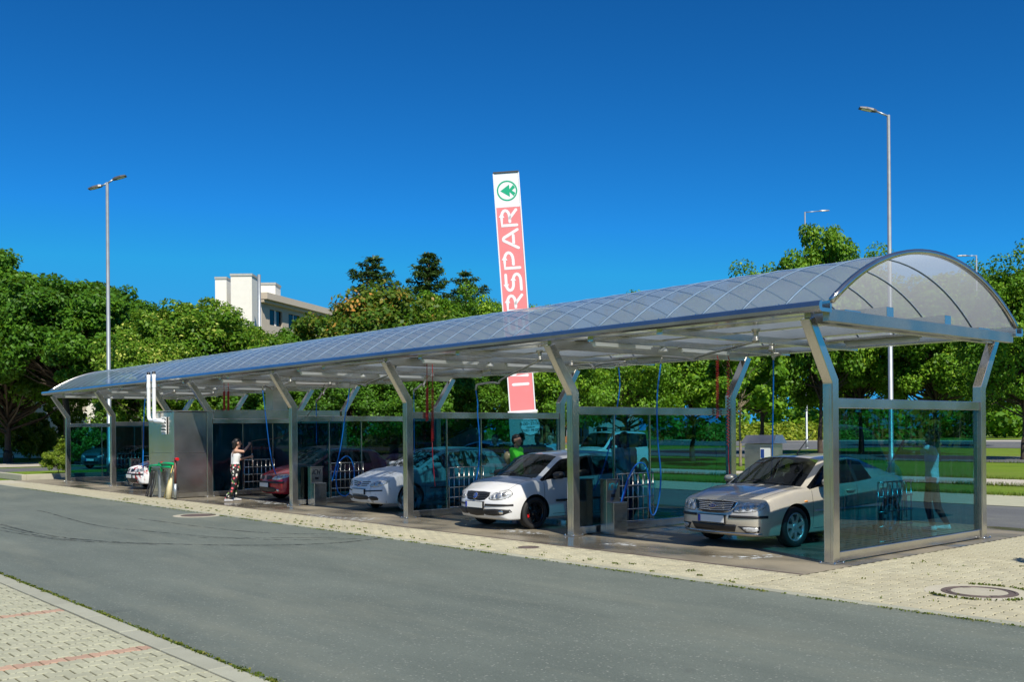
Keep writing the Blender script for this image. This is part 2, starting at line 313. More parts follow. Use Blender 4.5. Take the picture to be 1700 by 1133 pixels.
# ------------------------------------------------------------------ mesh helpers
def link(o): COL.objects.link(o); return o
def tag(o, label=None, cat=None, group=None, kind=None):
    if label: o['label'] = label
    if cat: o['category'] = cat
    if group: o['group'] = group
    if kind: o['kind'] = kind
    return o
def thing(name, label, cat, loc=(0, 0, 0), rz=0.0, group=None):
    o = bpy.data.objects.new(name, None); link(o); o.location = loc; o.rotation_euler = (0, 0, rz); o.empty_display_size = .1
    return tag(o, label, cat, group)
class MB:
    def __init__(s): s.v = []; s.f = []; s.sm = []
    def add(s, vs, fs, smooth=False):
        n = len(s.v); s.v += [tuple(x) for x in vs]; s.f += [tuple(i + n for i in f) for f in fs]; s.sm += [smooth] * len(fs); return s
    def box(s, lo, hi, rot=None, piv=None):
        x0, y0, z0 = lo; x1, y1, z1 = hi
        vs = [Vector(q) for q in ((x0, y0, z0), (x1, y0, z0), (x1, y1, z0), (x0, y1, z0), (x0, y0, z1), (x1, y0, z1), (x1, y1, z1), (x0, y1, z1))]
        if rot is not None:
            pv = Vector(piv) if piv is not None else (Vector(lo) + Vector(hi)) / 2
            vs = [pv + rot @ (q - pv) for q in vs]
        return s.add(vs, [(0, 3, 2, 1), (4, 5, 6, 7), (0, 1, 5, 4), (1, 2, 6, 5), (2, 3, 7, 6), (3, 0, 4, 7)])
    def bar(s, a, b, w_, h_, up=(0, 0, 1)):
        """rectangular bar from a to b"""
        a = Vector(a); b = Vector(b); d = (b - a).normalized(); u = Vector(up)
        x = d.cross(u)
        if x.length < 1e-4: x = d.cross(Vector((1, 0, 0)))
        x.normalize(); y = x.cross(d).normalized()
        vs = []
        for c in (a, b):
            for sx, sy in ((-1, -1), (1, -1), (1, 1), (-1, 1)): vs.append(c + x * (sx * w_ / 2) + y * (sy * h_ / 2))
        return s.add(vs, [(0, 1, 2, 3), (7, 6, 5, 4), (0, 4, 5, 1), (1, 5, 6, 2), (2, 6, 7, 3), (3, 7, 4, 0)])
    def tube(s, pts, r, n=8, caps=True, smooth=True):
        pts = [Vector(p_) for p_ in pts]; K = len(pts); rs = r if isinstance(r, (list, tuple)) else [r] * K
        t0 = (pts[1] - pts[0]).normalized(); ref = Vector((0, 0, 1)) if abs(t0.z) < .9 else Vector((1, 0, 0))
        x = t0.cross(ref).normalized(); vs = []
        for i, p_ in enumerate(pts):
            t_ = (pts[min(i + 1, K - 1)] - pts[max(i - 1, 0)]).normalized()
            x = (x - t_ * x.dot(t_)).normalized(); y = t_.cross(x)
            for j in range(n):
                a = 2 * math.pi * j / n; vs.append(p_ + (x * math.cos(a) + y * math.sin(a)) * rs[i])
        fs = [(i * n + j, i * n + (j + 1) % n, (i + 1) * n + (j + 1) % n, (i + 1) * n + j) for i in range(K - 1) for j in range(n)]
        s.add(vs, fs, smooth)
        if caps:
            b0 = len(s.v) - len(vs); s.f += [tuple(b0 + j for j in reversed(range(n))), tuple(b0 + (K - 1) * n + j for j in range(n))]; s.sm += [False, False]
        return s
    def lathe(s, prof, c=(0, 0, 0), axis='z', n=24, smooth=True, close=False):
        """prof: list of (r, h)"""
        vs = []; c = Vector(c)
        for r, h in prof:
            for j in range(n):
                a = 2 * math.pi * j / n; ca, sa = r * math.cos(a), r * math.sin(a)
                vs.append(c + Vector({'z': (ca, sa, h), 'x': (h, ca, sa), 'y': (sa, h, ca)}[axis]))
        K = len(prof)
        fs = [(i * n + j, i * n + (j + 1) % n, (i + 1) * n + (j + 1) % n, (i + 1) * n + j) for i in range(K - 1) for j in range(n)]
        if close: fs += [((K - 1) * n + j, (K - 1) * n + (j + 1) % n, (j + 1) % n, j) for j in range(n)]
        return s.add(vs, fs, smooth)
    def prism(s, poly, z0, z1, smooth=False):
        n = len(poly); vs = [(x, y, z0) for x, y in poly] + [(x, y, z1) for x, y in poly]
        return s.add(vs, [tuple(reversed(range(n))), tuple(range(n, 2 * n))] + [(i, (i + 1) % n, n + (i + 1) % n, n + i) for i in range(n)])
    def mesh(s, name):
        me = bpy.data.meshes.new(name); me.from_pydata(s.v, [], s.f); me.polygons.foreach_set('use_smooth', s.sm); me.update(); return me
    def build(s, name, mat, parent=None, bevel=0.0):
        me = s.mesh(name); me.materials.append(M[mat])
        o = bpy.data.objects.new(name, me); link(o)
        if parent is not None: o.parent = parent
        if bevel:
            b = o.modifiers.new('bevel', 'BEVEL'); b.width = bevel; b.segments = 2; b.limit_method = 'ANGLE'
        return o
def catmull(pts, k=6):
    P = [Vector(p_) for p_ in pts]; P = [P[0] * 2 - P[1]] + P + [P[-1] * 2 - P[-2]]; out = []
    for i in range(1, len(P) - 2):
        for j in range(k):
            t_ = j / k; a, b, c, d = P[i - 1], P[i], P[i + 1], P[i + 2]
            out.append(.5 * ((2 * b) + (c - a) * t_ + (2 * a - 5 * b + 4 * c - d) * t_ ** 2 + (3 * b - a - 3 * c + d) * t_ ** 3))
    out.append(P[-2]); return out
def copy_tree(o, parent=None):
    c = o.copy(); link(c); c.parent = parent
    for ch in o.children: copy_tree(ch, c)
    return c
def stroke_letters():
    """single-line letters on a 0.7 x 1 box, drawn as round-ended ribbons"""
    arc = lambda cx, cy, r, a0, a1, n=8: [(cx + r * math.cos(math.radians(a0 + (a1 - a0) * i / n)), cy + r * math.sin(math.radians(a0 + (a1 - a0) * i / n))) for i in range(n + 1)]
    L = {}
    L['I'] = [[(.1, 0), (.1, 1)]]
    L['N'] = [[(.08, 0), (.08, 1), (.62, 0), (.62, 1)]]
    L['T'] = [[(0, 1), (.66, 1)], [(.33, 1), (.33, 0)]]
    L['E'] = [[(.62, 1), (.2, 1)] + arc(.2, .86, .14, 90, 180) + [(.06, .14)] + arc(.2, .14, .14, 180, 270) + [(.62, 0)], [(.06, .5), (.52, .5)]]
    L['R'] = [[(.06, 0), (.06, 1), (.38, 1)] + arc(.38, .73, .27, 90, -90) + [(.2, .46)], [(.34, .46), (.66, 0)]]
    L['P'] = [[(.06, 0), (.06, 1), (.38, 1)] + arc(.38, .71, .29, 90, -90) + [(.2, .42)]]
    L['S'] = [[(.64, 1), (.27, 1)] + arc(.27, .755, .245, 90, 270) + [(.4, .51)] + arc(.4, .255, .255, 90, -90) + [(.04, 0)]]
    L['A'] = [[(0, 0), (.3, .93)] + arc(.36, .92, .06, 160, 20, 4) + [(.72, 0)], [(.2, .3), (.5, .3)]]
    L['C'] = [[(.6, 1), (.3, 1)] + arc(.3, .76, .24, 90, 180) + [(.06, .24)] + arc(.3, .24, .24, 180, 270) + [(.6, 0)]]
    L['W'] = [[(0, 1), (.2, 0), (.42, .8), (.64, 0), (.86, 1)]]
    L['F'] = [[(.06, 0), (.06, 1), (.6, 1)], [(.06, .52), (.5, .52)]]
    L['V'] = [[(0, 1), (.33, 0), (.66, 1)]]
    L['0'] = [arc(.33, .7, .27, 0, 180) + arc(.33, .3, .27, 180, 360) + [(.6, .7)]]
    L['1'] = [[(.12, .8), (.36, 1), (.36, 0)]]
    L['2'] = [arc(.33, .72, .28, 170, -20) + [(.04, 0), (.64, 0)]]
    L['5'] = [[(.6, 1), (.12, 1), (.08, .56)] + arc(.32, .3, .3, 110, -130)]
    L['7'] = [[(.04, 1), (.62, 1), (.25, 0)]]
    L['9'] = [arc(.33, .7, .28, 0, 360) + [(.6, .45), (.4, 0)]]
    L[':'] = [[(.2, .2), (.2, .3)], [(.2, .7), (.2, .8)]]
    L['-'] = [[(.06, .5), (.5, .5)]]
    L['L'] = [[(.06, 1), (.06, 0), (.58, 0)]]; L['Y'] = [[(0, 1), (.33, .5), (.66, 1)], [(.33, .5), (.33, 0)]]; L['V'] = [[(0, 1), (.33, 0), (.66, 1)]]
    L['O'] = L['0']; L['K'] = [[(.06, 0), (.06, 1)], [(.6, 1), (.1, .48), (.62, 0)]]; L['U'] = [[(.06, 1), (.06, .3)] + arc(.33, .3, .27, 180, 360) + [(.6, 1)]]
    L['D'] = [[(.06, 0), (.06, 1), (.3, 1)] + arc(.3, .7, .3, 90, 0) + [(.6, .3)] + arc(.3, .3, .3, 0, -90) + [(.06, 0)]]
    L['M'] = [[(.04, 0), (.04, 1), (.36, .3), (.68, 1), (.68, 0)]]; L['H'] = [[(.06, 0), (.06, 1)], [(.6, 0), (.6, 1)], [(.06, .5), (.6, .5)]]
    return L
GLYPH = stroke_letters()
ADV = {'I': .36, 'W': 1.1, ':': .45, 'N': .9, '1': .62, ' ': .5, 'M': .95}
def ribbon(mb, pts, width, fr, thick=.004):
    """flat round-ended stroke through 2d points; fr maps (x, y, h) to 3d"""
    n = len(pts); P = [Vector((a, b)) for a, b in pts]; L_ = []; R_ = []
    for i in range(n):
        t_ = (P[min(i + 1, n - 1)] - P[max(i - 1, 0)]); t_ = t_.normalized() if t_.length else Vector((1, 0))
        nn = Vector((-t_.y, t_.x))
        if 0 < i < n - 1:
            a = (P[i] - P[i - 1]).normalized(); c = max(.5, abs(a.dot(t_))); k = 1 / c
        else: k = 1
        L_.append(P[i] + nn * width / 2 * k); R_.append(P[i] - nn * width / 2 * k)
    t0 = (P[0] - P[1]).normalized(); t1 = (P[-1] - P[-2]).normalized()
    cap = lambda c, d: [c + (d * math.cos(a) + Vector((-d.y, d.x)) * math.sin(a)) * width / 2 for a in [math.pi / 2 - math.pi * i / 6 for i in range(1, 6)]]
    vs = [fr(q.x, q.y, thick) for q in L_] + [fr(q.x, q.y, thick) for q in R_]
    fs = [(i + 1, i, n + i, n + i + 1) for i in range(n - 1)]
    mb.add(vs, fs)
    for c, d in ((P[-1], t1), (P[0], t0)):
        pl = [c + Vector((-d.y, d.x)) * width / 2] + cap(c, d) + [c - Vector((-d.y, d.x)) * width / 2]
        mb.add([fr(q.x, q.y, thick) for q in pl], [tuple(reversed(range(len(pl))))])
def write(mb, text, size, wt, fr, slant=0.0, thick=.004, xs=1.0):
    x = 0.0
    for ch in text:
        for st in GLYPH.get(ch, []):
            ribbon(mb, [((x + a + slant * b) * size * xs, b * size) for a, b in st], wt * size, fr, thick)
        x += ADV.get(ch, .84)
    return x * size
# ================================================================== the setting
def sheet(name, x0, x1, y0, y1, z, mat, sub=1):
    mb = MB(); mb.add([(x0, y0, z), (x1, y0, z), (x1, y1, z), (x0, y1, z)], [(0, 1, 2, 3)])
    o = mb.build(name, mat); o['kind'] = 'structure'; return o
sheet('ground', -900, 700, -500, 1200, -0.045, 'grass')
sheet('driveway', -70, 60, -8.81, -2.595, -0.004, 'asphalt')
sheet('back_road', -41, 60, 6.72, 11.8, -0.012, 'asphalt_road')
sheet('side_road', -53, -41.2, -40, 130, -0.016, 'asphalt_road')
sheet('parking_strip', -41, 60, 11.9, 15.6, -0.010, 'paver_grey')
sheet('footpath', -40, 60, 20.5, 24.2, -0.02, 'path_stone')
sheet('side_path', -64, -55, -40, 60, -0.02, 'path_stone')
sheet('park_path', -200, 90, 41, 52, -0.02, 'asphalt_road')
sheet('main_street', -400, 300, 76, 112, -0.018, 'asphalt_road')
sheet('street_pavement', -400, 300, 112.3, 122, -0.014, 'path_stone')
sheet('bay_floor', -36.4, 0.32, -1.30, 6.72, 0.0, 'wet_concrete')
# painted lines of the far street
for yy in (88.0, 100.0):
    mb = MB(); [mb.box((x, yy, -.012), (x + 3, yy + .2, -.009)) for x in range(-120, 20, 6)]
    o = mb.build('road_marking', 'sign_white'); tag(o, kind='structure')

def inframe(p, pad=0):
    d = Vector(p) - CAM; z = d.dot(cF)
    if z < .5: return None
    px = 850 + FPX * d.dot(cR) / z; py = 566.5 + SH - FPX * d.dot(cU) / z
    return (px, py) if -pad < px < 1700 + pad and -pad < py < 1133 + pad else None

def paver_mesh(name, dz, g=.0072):
    hw = .0825; wv = .013
    prof = [(-.1 + g, hw + wv - g), (-.060, hw + wv - g), (-.040, hw - wv - g), (.040, hw - wv - g), (.060, hw + wv - g), (.1 - g, hw + wv - g)]
    poly = [(x, y) for y, x in prof] + [(-x, y) for y, x in reversed(prof)]
    poly = poly[::-1] if sum(poly[i][0] * poly[(i + 1) % 12][1] - poly[(i + 1) % 12][0] * poly[i][1] for i in range(12)) < 0 else poly
    ins = [(x * .94, y * .955) for x, y in poly]
    n = 12
    vs = [(x, y, -.02) for x, y in poly] + [(x, y, dz - .005) for x, y in poly] + [(x, y, dz) for x, y in ins]
    fs = [(i, (i + 1) % n, n + (i + 1) % n, n + i) for i in range(n)] + [(n + i, n + (i + 1) % n, 2 * n + (i + 1) % n, 2 * n + i) for i in range(n)] + [tuple(range(2 * n, 3 * n))]
    return vs, fs
def paving(name, x0, x1, y0, y1, ztop, red=(), skip=lambda x, y: False, mat='paver'):
    bed = sheet(name, x0 - .02, x1 + .02, y0 - .01, y1 + .01, ztop - .011, 'paver_bed')
    vs, fs = paver_mesh('paver', 0, .0072 if mat == 'paver_grey' else .0095)
    meshes = {}
    for mm in (mat, 'paver_red'):
        me = bpy.data.meshes.new('paver'); me.from_pydata(vs, [], fs); me.materials.append(M[mm]); me.update(); meshes[mm] = me
    items = []; halves = []
    nx = int((x1 - x0) / .165); ny = int(round((y1 - y0) / .2))
    for i in range(nx):
        for j in range(-1, ny + 1):
            cx = x0 + (i + .5) * .165; cy = y0 + (j + .5) * .2 + (.1 if i % 2 else 0)
            if cy < y0 + .02 or cy > y1 - .02 or skip(cx, cy): continue
            isred = any(abs(cx - r) < .083 for r in red)
            items.append((cx, cy, isred))
    for i in range(nx):      # cut half stones close the staggered rows
        if i % 2:
            for cy, hf in ((y0 + .05, 'lo'), (y0 + ny * .2 - .05, 'hi')):
                cx = x0 + (i + .5) * .165
                if not skip(cx, cy) and y1 - cy > .045: halves.append((cx, cy, hf, any(abs(cx - r) < .083 for r in red)))
    vis = sorted([it for it in items if inframe((it[0], it[1], 0))], key=lambda it: (Vector((it[0], it[1], 0)) - CAM).length)[:290]
    vset = set(vis)
    rest = {mat: MB(), 'paver_red': MB()}
    V = np.array(vs)
    for it in items:
        z = ztop + random.uniform(-.0025, .0015); tx, ty = random.uniform(-.012, .012), random.uniform(-.012, .012)
        key = 'paver_red' if it[2] else mat
        if it in vset:
            o = bpy.data.objects.new('paver', meshes[key]); link(o); o.location = (it[0], it[1], z); o.rotation_euler = (tx, ty, random.uniform(-.012, .012)); o.parent = bed
        else:
            P = V + np.array([it[0], it[1], z]); P[:, 2] += V[:, 0] * tx + V[:, 1] * ty
            rest[key].add(P.tolist(), fs)
    for cx, cy, hf, isred in halves:
        hw = .0825; wv = .013; g = .0072; sg = 1 if hf == 'lo' else -1
        pr = [(-.05 + g, hw - wv - g), (-.01, hw - wv - g), (.01, hw + wv - g), (.05 - g, hw + wv - g)]
        pl = [(x, sg * y) for y, x in pr] + [(-x, sg * y) for y, x in reversed(pr)]
        if sg < 0: pl = pl[::-1]
        rest['paver_red' if isred else mat].prism([(cx + x, cy + y) for x, y in pl], ztop - .02, ztop - .001)
    for k, mb in rest.items():
        if mb.v:
            o = mb.build('paver_field', k, bed); o['kind'] = 'stuff'
    return bed
mh = Vector((2.45, -0.97))
paving('car_park_paving', -13.0, 5.0, -13.01, -9.01, 0.0, red=(-1.19, -3.72, -6.25, -8.8, 1.32), mat='paver_grey')
paving('forecourt_paving', 0.34, 6.6, -2.44, 6.76, 0.004, skip=lambda x, y: (Vector((x, y)) - mh).length < .52)
paving('apron_paving', -34.0, 0.33, -2.44, -1.24, 0.004, skip=lambda x, y: (Vector((x, y)) - Vector((-4.34, -1.75))).length < .2)
sheet('apron_border', -37, -34.05, -2.44, -1.24, -.002, 'concrete')
def kerbline(name, x0, x1, y0, y1, ztop, mat, L=1.0, curve=None):
    par = sheet(name, x0, x1, y0, y1, ztop - .03, 'paver_bed')
    me = MB().box((-L / 2 + .004, -(y1 - y0) / 2 + .004, -.08), (L / 2 - .004, (y1 - y0) / 2 - .004, 0)).mesh('kerb_block'); me.materials.append(M[mat])
    for i in range(int((x1 - x0) / L)):
        o = bpy.data.objects.new('kerb_block', me); link(o); o.location = (x0 + (i + .5) * L, (y0 + y1) / 2, ztop + random.uniform(-.003, .003)); o.rotation_euler = (0, random.uniform(-.002, .002), random.uniform(-.003, .003)); o.parent = par
        b = o.modifiers.new('bevel', 'BEVEL'); b.width = .008; b.segments = 2
    return par
kerbline('edging_kerb', -13, 6, -9.0, -8.80, 0.006, 'kerb_stone', 1.0)
kerbline('driveway_kerb', -34, 10, -2.60, -2.45, 0.008, 'kerb_stone', 1.0)
# raised kerb and bed beyond the far end
mb = MB(); mb.box((-41, -.95, -.04), (-36.5, -.75, .22)); mb.box((-36.7, -.75, -.04), (-36.5, 6.5, .22)); mb.box((-41.2, -20, -.04), (-41.0, 6.5, .14))
tag(mb.build('raised_kerb', 'concrete', bevel=.02), kind='structure')
mb = MB(); mb.box((-41, -.75, -.04), (-36.7, 6.5, .19)); tag(mb.build('grass_bed', 'grass'), kind='structure')
# drain slot and manholes
mb = MB(); mb.box((-33, -1.20, -.02), (.3, -1.155, .0035)); o = mb.build('drain_channel', 'cast_iron'); tag(o, 'long narrow iron drain slot along the wet bay floor', 'drain')
def manhole(label, c, r, fill, rz=0, z=.006):
    t = thing('manhole_cover', label, 'manhole', (c[0], c[1], 0), rz, None)
    k = r / .45
    MB().lathe([((.53 if r < .2 else .66) * k, z - .03), ((.53 if r < .2 else .66) * k, z - .006), (.46 * k, z - .006), (.46 * k, z - .03)], n=40, smooth=False).build('concrete_collar', 'concrete', t)
    MB().lathe([(.455 * k, -.03), (.455 * k, z), (.42 * k, z + .002), (.415 * k, z - .006), (.39 * k, z - .006), (.385 * k, z + .001), (.345 * k, z + .001), (.34 * k, z - .008)], n=48, smooth=False).build('rim', 'cast_iron', t)
    MB().lathe([(.338 * k, -.03), (.338 * k, z - .001), (.001, z + .001)], n=40, smooth=False).build('lid', fill, t)
    for s in (-1, 1):
        MB().box((-.05 * k, s * .37 * k - .055 * k, z - .01), (.05 * k, s * .37 * k + .03 * k, z + .004)).build('lifting_notch', 'cast_iron', t)
    return t
manhole('round manhole cover with concrete lid and iron ring in the pavers', (2.45, -.97), .395, 'concrete', .9, .012)
manhole('rusty manhole cover at the asphalt edge near the metal room', (-14.3, -2.95), .38, 'cast_iron', 0, .008)
manhole('small rusty round cover before the white hatchback bay', (-4.34, -1.75), .17, 'cast_iron', 0, .012)
# tyre marks
for k, pts in enumerate(([(0, 871), (60, 886), (140, 897), (250, 903), (420, 906), (560, 902), (660, 890)], [(0, 876), (70, 891), (150, 900), (260, 905)], [(60, 848), (80, 852), (160, 873), (260, 884), (380, 893), (560, 893)], [(0, 881), (90, 896), (160, 901)], [(330, 893), (480, 897), (600, 895)], [(230, 862), (420, 884), (620, 888)])):
    c = catmull([at(a, b, z=0) for a, b in pts], 8); mb = MB(); wd = (.09, .05, .05, .04, .06, .05)[k]
    for i in range(len(c) - 1):
        d = (c[i + 1] - c[i]).normalized(); n_ = Vector((-d.y, d.x, 0)) * wd / 2
        z = Vector((0, 0, .0008 + k * .0004))
        mb.add([c[i] - n_ + z, c[i + 1] - n_ + z, c[i + 1] + n_ + z, c[i] + n_ + z], [(0, 1, 2, 3)])
    tag(mb.build('tyre_mark', 'tyre_mark'), kind='structure')
# weeds in the joints: blades
def weeds(name, spots, hmax, parent=None):
    V = []; F = []; T = []
    for (x, y, z, n_, sp) in spots:
        for _ in range(n_):
            bx, by = x + random.gauss(0, sp), y + random.gauss(0, sp * .5); a = random.uniform(0, 6.28); h = hmax * random.uniform(.35, 1); ww = random.uniform(.004, .011); ln = random.uniform(.2, 1.1) * h
            d = Vector((math.cos(a), math.sin(a), 0)); s_ = Vector((-d.y, d.x, 0)) * ww; b0 = Vector((bx, by, z)); k = len(V)
            V += [b0 - s_, b0 + s_, b0 + d * ln * .5 + Vector((0, 0, h * .7)) + s_ * .8, b0 + d * ln * .5 + Vector((0, 0, h * .7)) - s_ * .8, b0 + d * ln + Vector((0, 0, h * .8))]
            F += [(k, k + 1, k + 2, k + 3), (k + 3, k + 2, k + 4)]; T += [random.random()] * 5
    me = bpy.data.meshes.new(name); me.from_pydata(V, [], F); at_ = me.attributes.new('tint', 'FLOAT', 'POINT'); at_.data.foreach_set('value', T); me.materials.append(M['leaf_weed'])
    o = bpy.data.objects.new(name, me); link(o); tag(o, kind='stuff')
    o['label'] = {'kerb_weeds': 'low green weeds and moss growing along the kerb joints', 'joint_weeds': 'tiny weeds sprouting from joints of the pale pavers'}[name]; o['category'] = 'weeds'; return o
sp = []
for i in range(430):
    x = random.uniform(-13, 3); sp.append((x, -8.785 + random.uniform(-.012, .012), 0, random.choice((3, 6, 6, 9, 34)), random.choice((.02, .04))))
for i in range(420):
    x = random.uniform(-30, 6); sp.append((x, -2.615 + random.uniform(-.02, .01), 0, random.choice((3, 6, 10, 16)), random.choice((.03, .06))))
weeds('kerb_weeds', sp, .022)
sp = [(random.uniform(-22, .2), random.uniform(-2.4, -1.9), .002, random.choice((2, 5, 14)), .03) for i in range(150)]
sp += [(random.uniform(.3, 4), random.uniform(-2.3, 2.5), .002, random.choice((1, 2, 4)), .02) for i in range(60)]
for a in np.linspace(0, 6.28, 60):
    if math.sin(a * 1.5) > -.2: sp.append((2.45 + .57 * math.cos(a), -.97 + .57 * math.sin(a), .006, random.choice((3, 8, 18)), .02))
weeds('joint_weeds', sp, .035)
# foam on the bay floor
for pts in ([(1170, 924), (1240, 930), (1300, 925), (1290, 921), (1230, 925)], [(505, 853), (560, 860), (640, 861), (600, 866), (520, 859)], [(770, 872), (800, 876), (840, 884), (910, 889), (900, 885), (820, 875)], [(405, 828), (440, 832), (480, 838), (440, 838)], [(990, 905), (1060, 908), (1050, 901)], [(1050, 890), (1090, 884), (1110, 888), (1070, 894)]):
    c = [at(a, b, z=.0) for a, b in pts]; mid = sum(c, Vector()) / len(c); mb = MB(); n_ = len(c)
    mb.add([mid + Vector((0, 0, .004))] + [q + Vector((0, 0, .0035)) for q in c], [(0, 1 + i, 1 + (i + 1) % n_) for i in range(n_)])
    o = mb.build('foam_patch', 'foam'); tag(o, kind='stuff'); o['label'] = 'thin white soap foam lying on the wet bay floor'; o['category'] = 'foam'

# ================================================================== the canopy
POSTX = [0, -5.1, -10.2, -15.3, -20.4, -23.4, -28.5, -33.6]
XE, XF = .37, -34.0
D = 4.54; YC = D / 2
canopy = thing('wash_canopy', 'long stainless steel car wash canopy with arched translucent roof', 'canopy', (0, 0, 0))
def post_mesh(lean):
    hy, hx = .085, .075
    # outline in (y, z); mitred knee
    a = Vector((0, 2.52)); b = Vector((lean * .56, 3.385)); d = (b - a).normalized(); n_ = Vector((-d.y, d.x)) if lean < 0 else Vector((d.y, -d.x)) * -1
    nv = Vector((-1, 0)) ; nd = Vector((-d.y, d.x))
    mit = (nv + nd).normalized(); ml = hy / mit.dot(nv)
    out = [Vector((-hy, .012)), a + mit * ml, b + nd * hy, b - nd * hy, a - mit * ml, Vector((hy, .012))]
    out[2].y = min(out[2].y, 3.384); out[3].y = min(out[3].y, 3.384)
    mb = MB(); n = len(out)
    vs = [(-hx, q.x, q.y) for q in out] + [(hx, q.x, q.y) for q in out]
    mb.add(vs, [tuple(range(n)), tuple(reversed(range(n, 2 * n)))] + [((i + 1) % n, i, n + i, n + (i + 1) % n) for i in range(n)])
    # raised cover strip on the outer side of the shaft
    return mb
for lean, y in ((-1, 0), (1, D)):
    me = post_mesh(lean).mesh('post'); me.materials.append(M['steel'])
    bp = MB().box((-.13, -.13, 0.002), (.13, .13, .014)).mesh('base_plate'); bp.materials.append(M['steel_dull'])
    blm = MB().lathe([(.014, .014), (.014, .034), (.001, .036)], n=8).mesh('bolt'); blm.materials.append(M['chrome'])
    st = MB().box((-.03, lean * .0851 - (.006 if lean < 0 else 0), .02), (.03, lean * .0851 + (.006 if lean > 0 else 0), 2.44)).mesh('cover_strip'); st.materials.append(M['steel'])
    for x in POSTX:
        o = bpy.data.objects.new('post', me); link(o); o.location = (x, y, 0); o.parent = canopy
        b = o.modifiers.new('bevel', 'BEVEL'); b.width = .012; b.segments = 2; kb = 0
        for nm, q in (('base_plate', bp), ('cover_strip', st)) + (('bolt', blm),) * 4:
            c = bpy.data.objects.new(nm, q); link(c); c.parent = o
            if nm == 'bolt': c.location = (.108 * (1 if kb % 2 else -1), .108 * (1 if kb > 1 else -1), 0); kb += 1
# gutters
def extrude_yz(poly, x0, x1):
    mb = MB(); n = len(poly)
    mb.add([(x0, a, b) for a, b in poly] + [(x1, a, b) for a, b in poly], [tuple(range(n)), tuple(reversed(range(n, 2 * n)))] + [((i + 1) % n, i, n + i, n + (i + 1) % n) for i in range(n)])
    return mb
gp = [(-.56, 3.40), (-.80, 3.40), (-.845, 3.425), (-.86, 3.47), (-.845, 3.525), (-.80, 3.545), (-.79, 3.545), (-.79, 3.46), (-.78, 3.45), (-.60, 3.45), (-.60, 3.555), (-.56, 3.555)]
extrude_yz(gp, XF, XE).build('gutter', 'gutter_metal', canopy)
extrude_yz([(D - a, b) for a, b in gp][::-1], XF, XE).build('gutter', 'gutter_metal', canopy)
# cross ties and lengthwise beams
for x in POSTX + [XE - .09]:
    MB().box((x - .05, -.555, 3.29), (x + .05, D + .555, 3.455)).build('cross_tie', 'steel_dull', canopy, bevel=.006)
for y in (1.22, 3.0):
    MB().box((XF + .05, y, 3.458), (XE - .2, y + .2, 3.63)).build('roof_beam', 'steel_h', canopy, bevel=.006)
for y in (.02, 4.08):
    MB().box((XF + .05, y, 3.458), (XE - .16, y + .42, 3.50)).build('cable_tray', 'steel_h', canopy, bevel=.004)
for x in [POSTX[i] + 2.5 for i in range(1, 8)] + [POSTX[i] + (1.0, 1.25, 1.3, 2.0, .6, 1.3, 1.3)[i - 1] for i in range(1, 8)]:
    MB().box((x - .06, -.555, 3.345), (x + .06, D + .555, 3.452)).build('lamp_rail', 'steel_h', canopy)
# the arched roof
SAG = 0.93; CH = YC + .57; RR = (CH * CH + SAG * SAG) / (2 * SAG); ZC = 3.56 + SAG - RR
A0 = math.asin(CH / RR)
def arc(t, dr=0.0):
    a = -A0 + 2 * A0 * t
    return (YC + (RR + dr) * math.sin(a), ZC + (RR + dr) * math.cos(a))
NP = 48; PW = (XE - XF) / NP
def arc_strip(x0, x1, r0, r1, n=20):
    mb = MB(); vs = []
    for i in range(n + 1):
        for x in (x0, x1):
            for dr in (r0, r1): y, z = arc(i / n, dr); vs.append((x, y, z))
    fs = []
    for i in range(n):
        k = 4 * i; K = k + 4   # order x0r0,x0r1,x1r0,x1r1
        fs += [(k + 1, k + 3, K + 3, K + 1), (k + 2, k, K, K + 2), (k, k + 1, K + 1, K), (k + 3, k + 2, K + 2, K + 3)]
    fs += [(0, 2, 3, 1), (4 * n, 4 * n + 1, 4 * n + 3, 4 * n + 2)]
    mb.add(vs, fs, True); return mb
sm = MB(); vs = []
for i in range(25):
    y, z = arc(i / 24)
    vs += [(-PW / 2, y, z), (PW / 2, y, z)]
sm.add(vs, [(2 * i, 2 * i + 1, 2 * i + 3, 2 * i + 2) for i in range(24)], True)
pm = sm.mesh('roof_panel'); pm.materials.append(M['polycarbonate'])
rm = arc_strip(-.014, .014, -.014, .006).mesh('roof_rib'); rm.materials.append(M['rib_metal'])
cm = MB(); cm.lathe([(.016, 0), (.016, .016), (.001, .02)], n=8); cmm = cm.mesh('rib_bolt'); cmm.materials.append(M['chrome'])
for i in range(NP):
    o = bpy.data.objects.new('roof_panel', pm); link(o); o.location = (XF + (i + .5) * PW, 0, random.uniform(-.002, .002)); o.parent = canopy
for i in range(1, NP):
    o = bpy.data.objects.new('roof_rib', rm); link(o); o.location = (XF + i * PW, 0, 0); o.parent = canopy
    c = bpy.data.objects.new('rib_bolt', cmm); link(c); c.parent = o; c.location = (0, -.70, 3.455); c.scale = (1, 1, 6)
for x in (XE, XF):
    o = arc_strip(x - .03, x + .03, -.045, .03, 28).build('end_arch', 'steel', canopy)

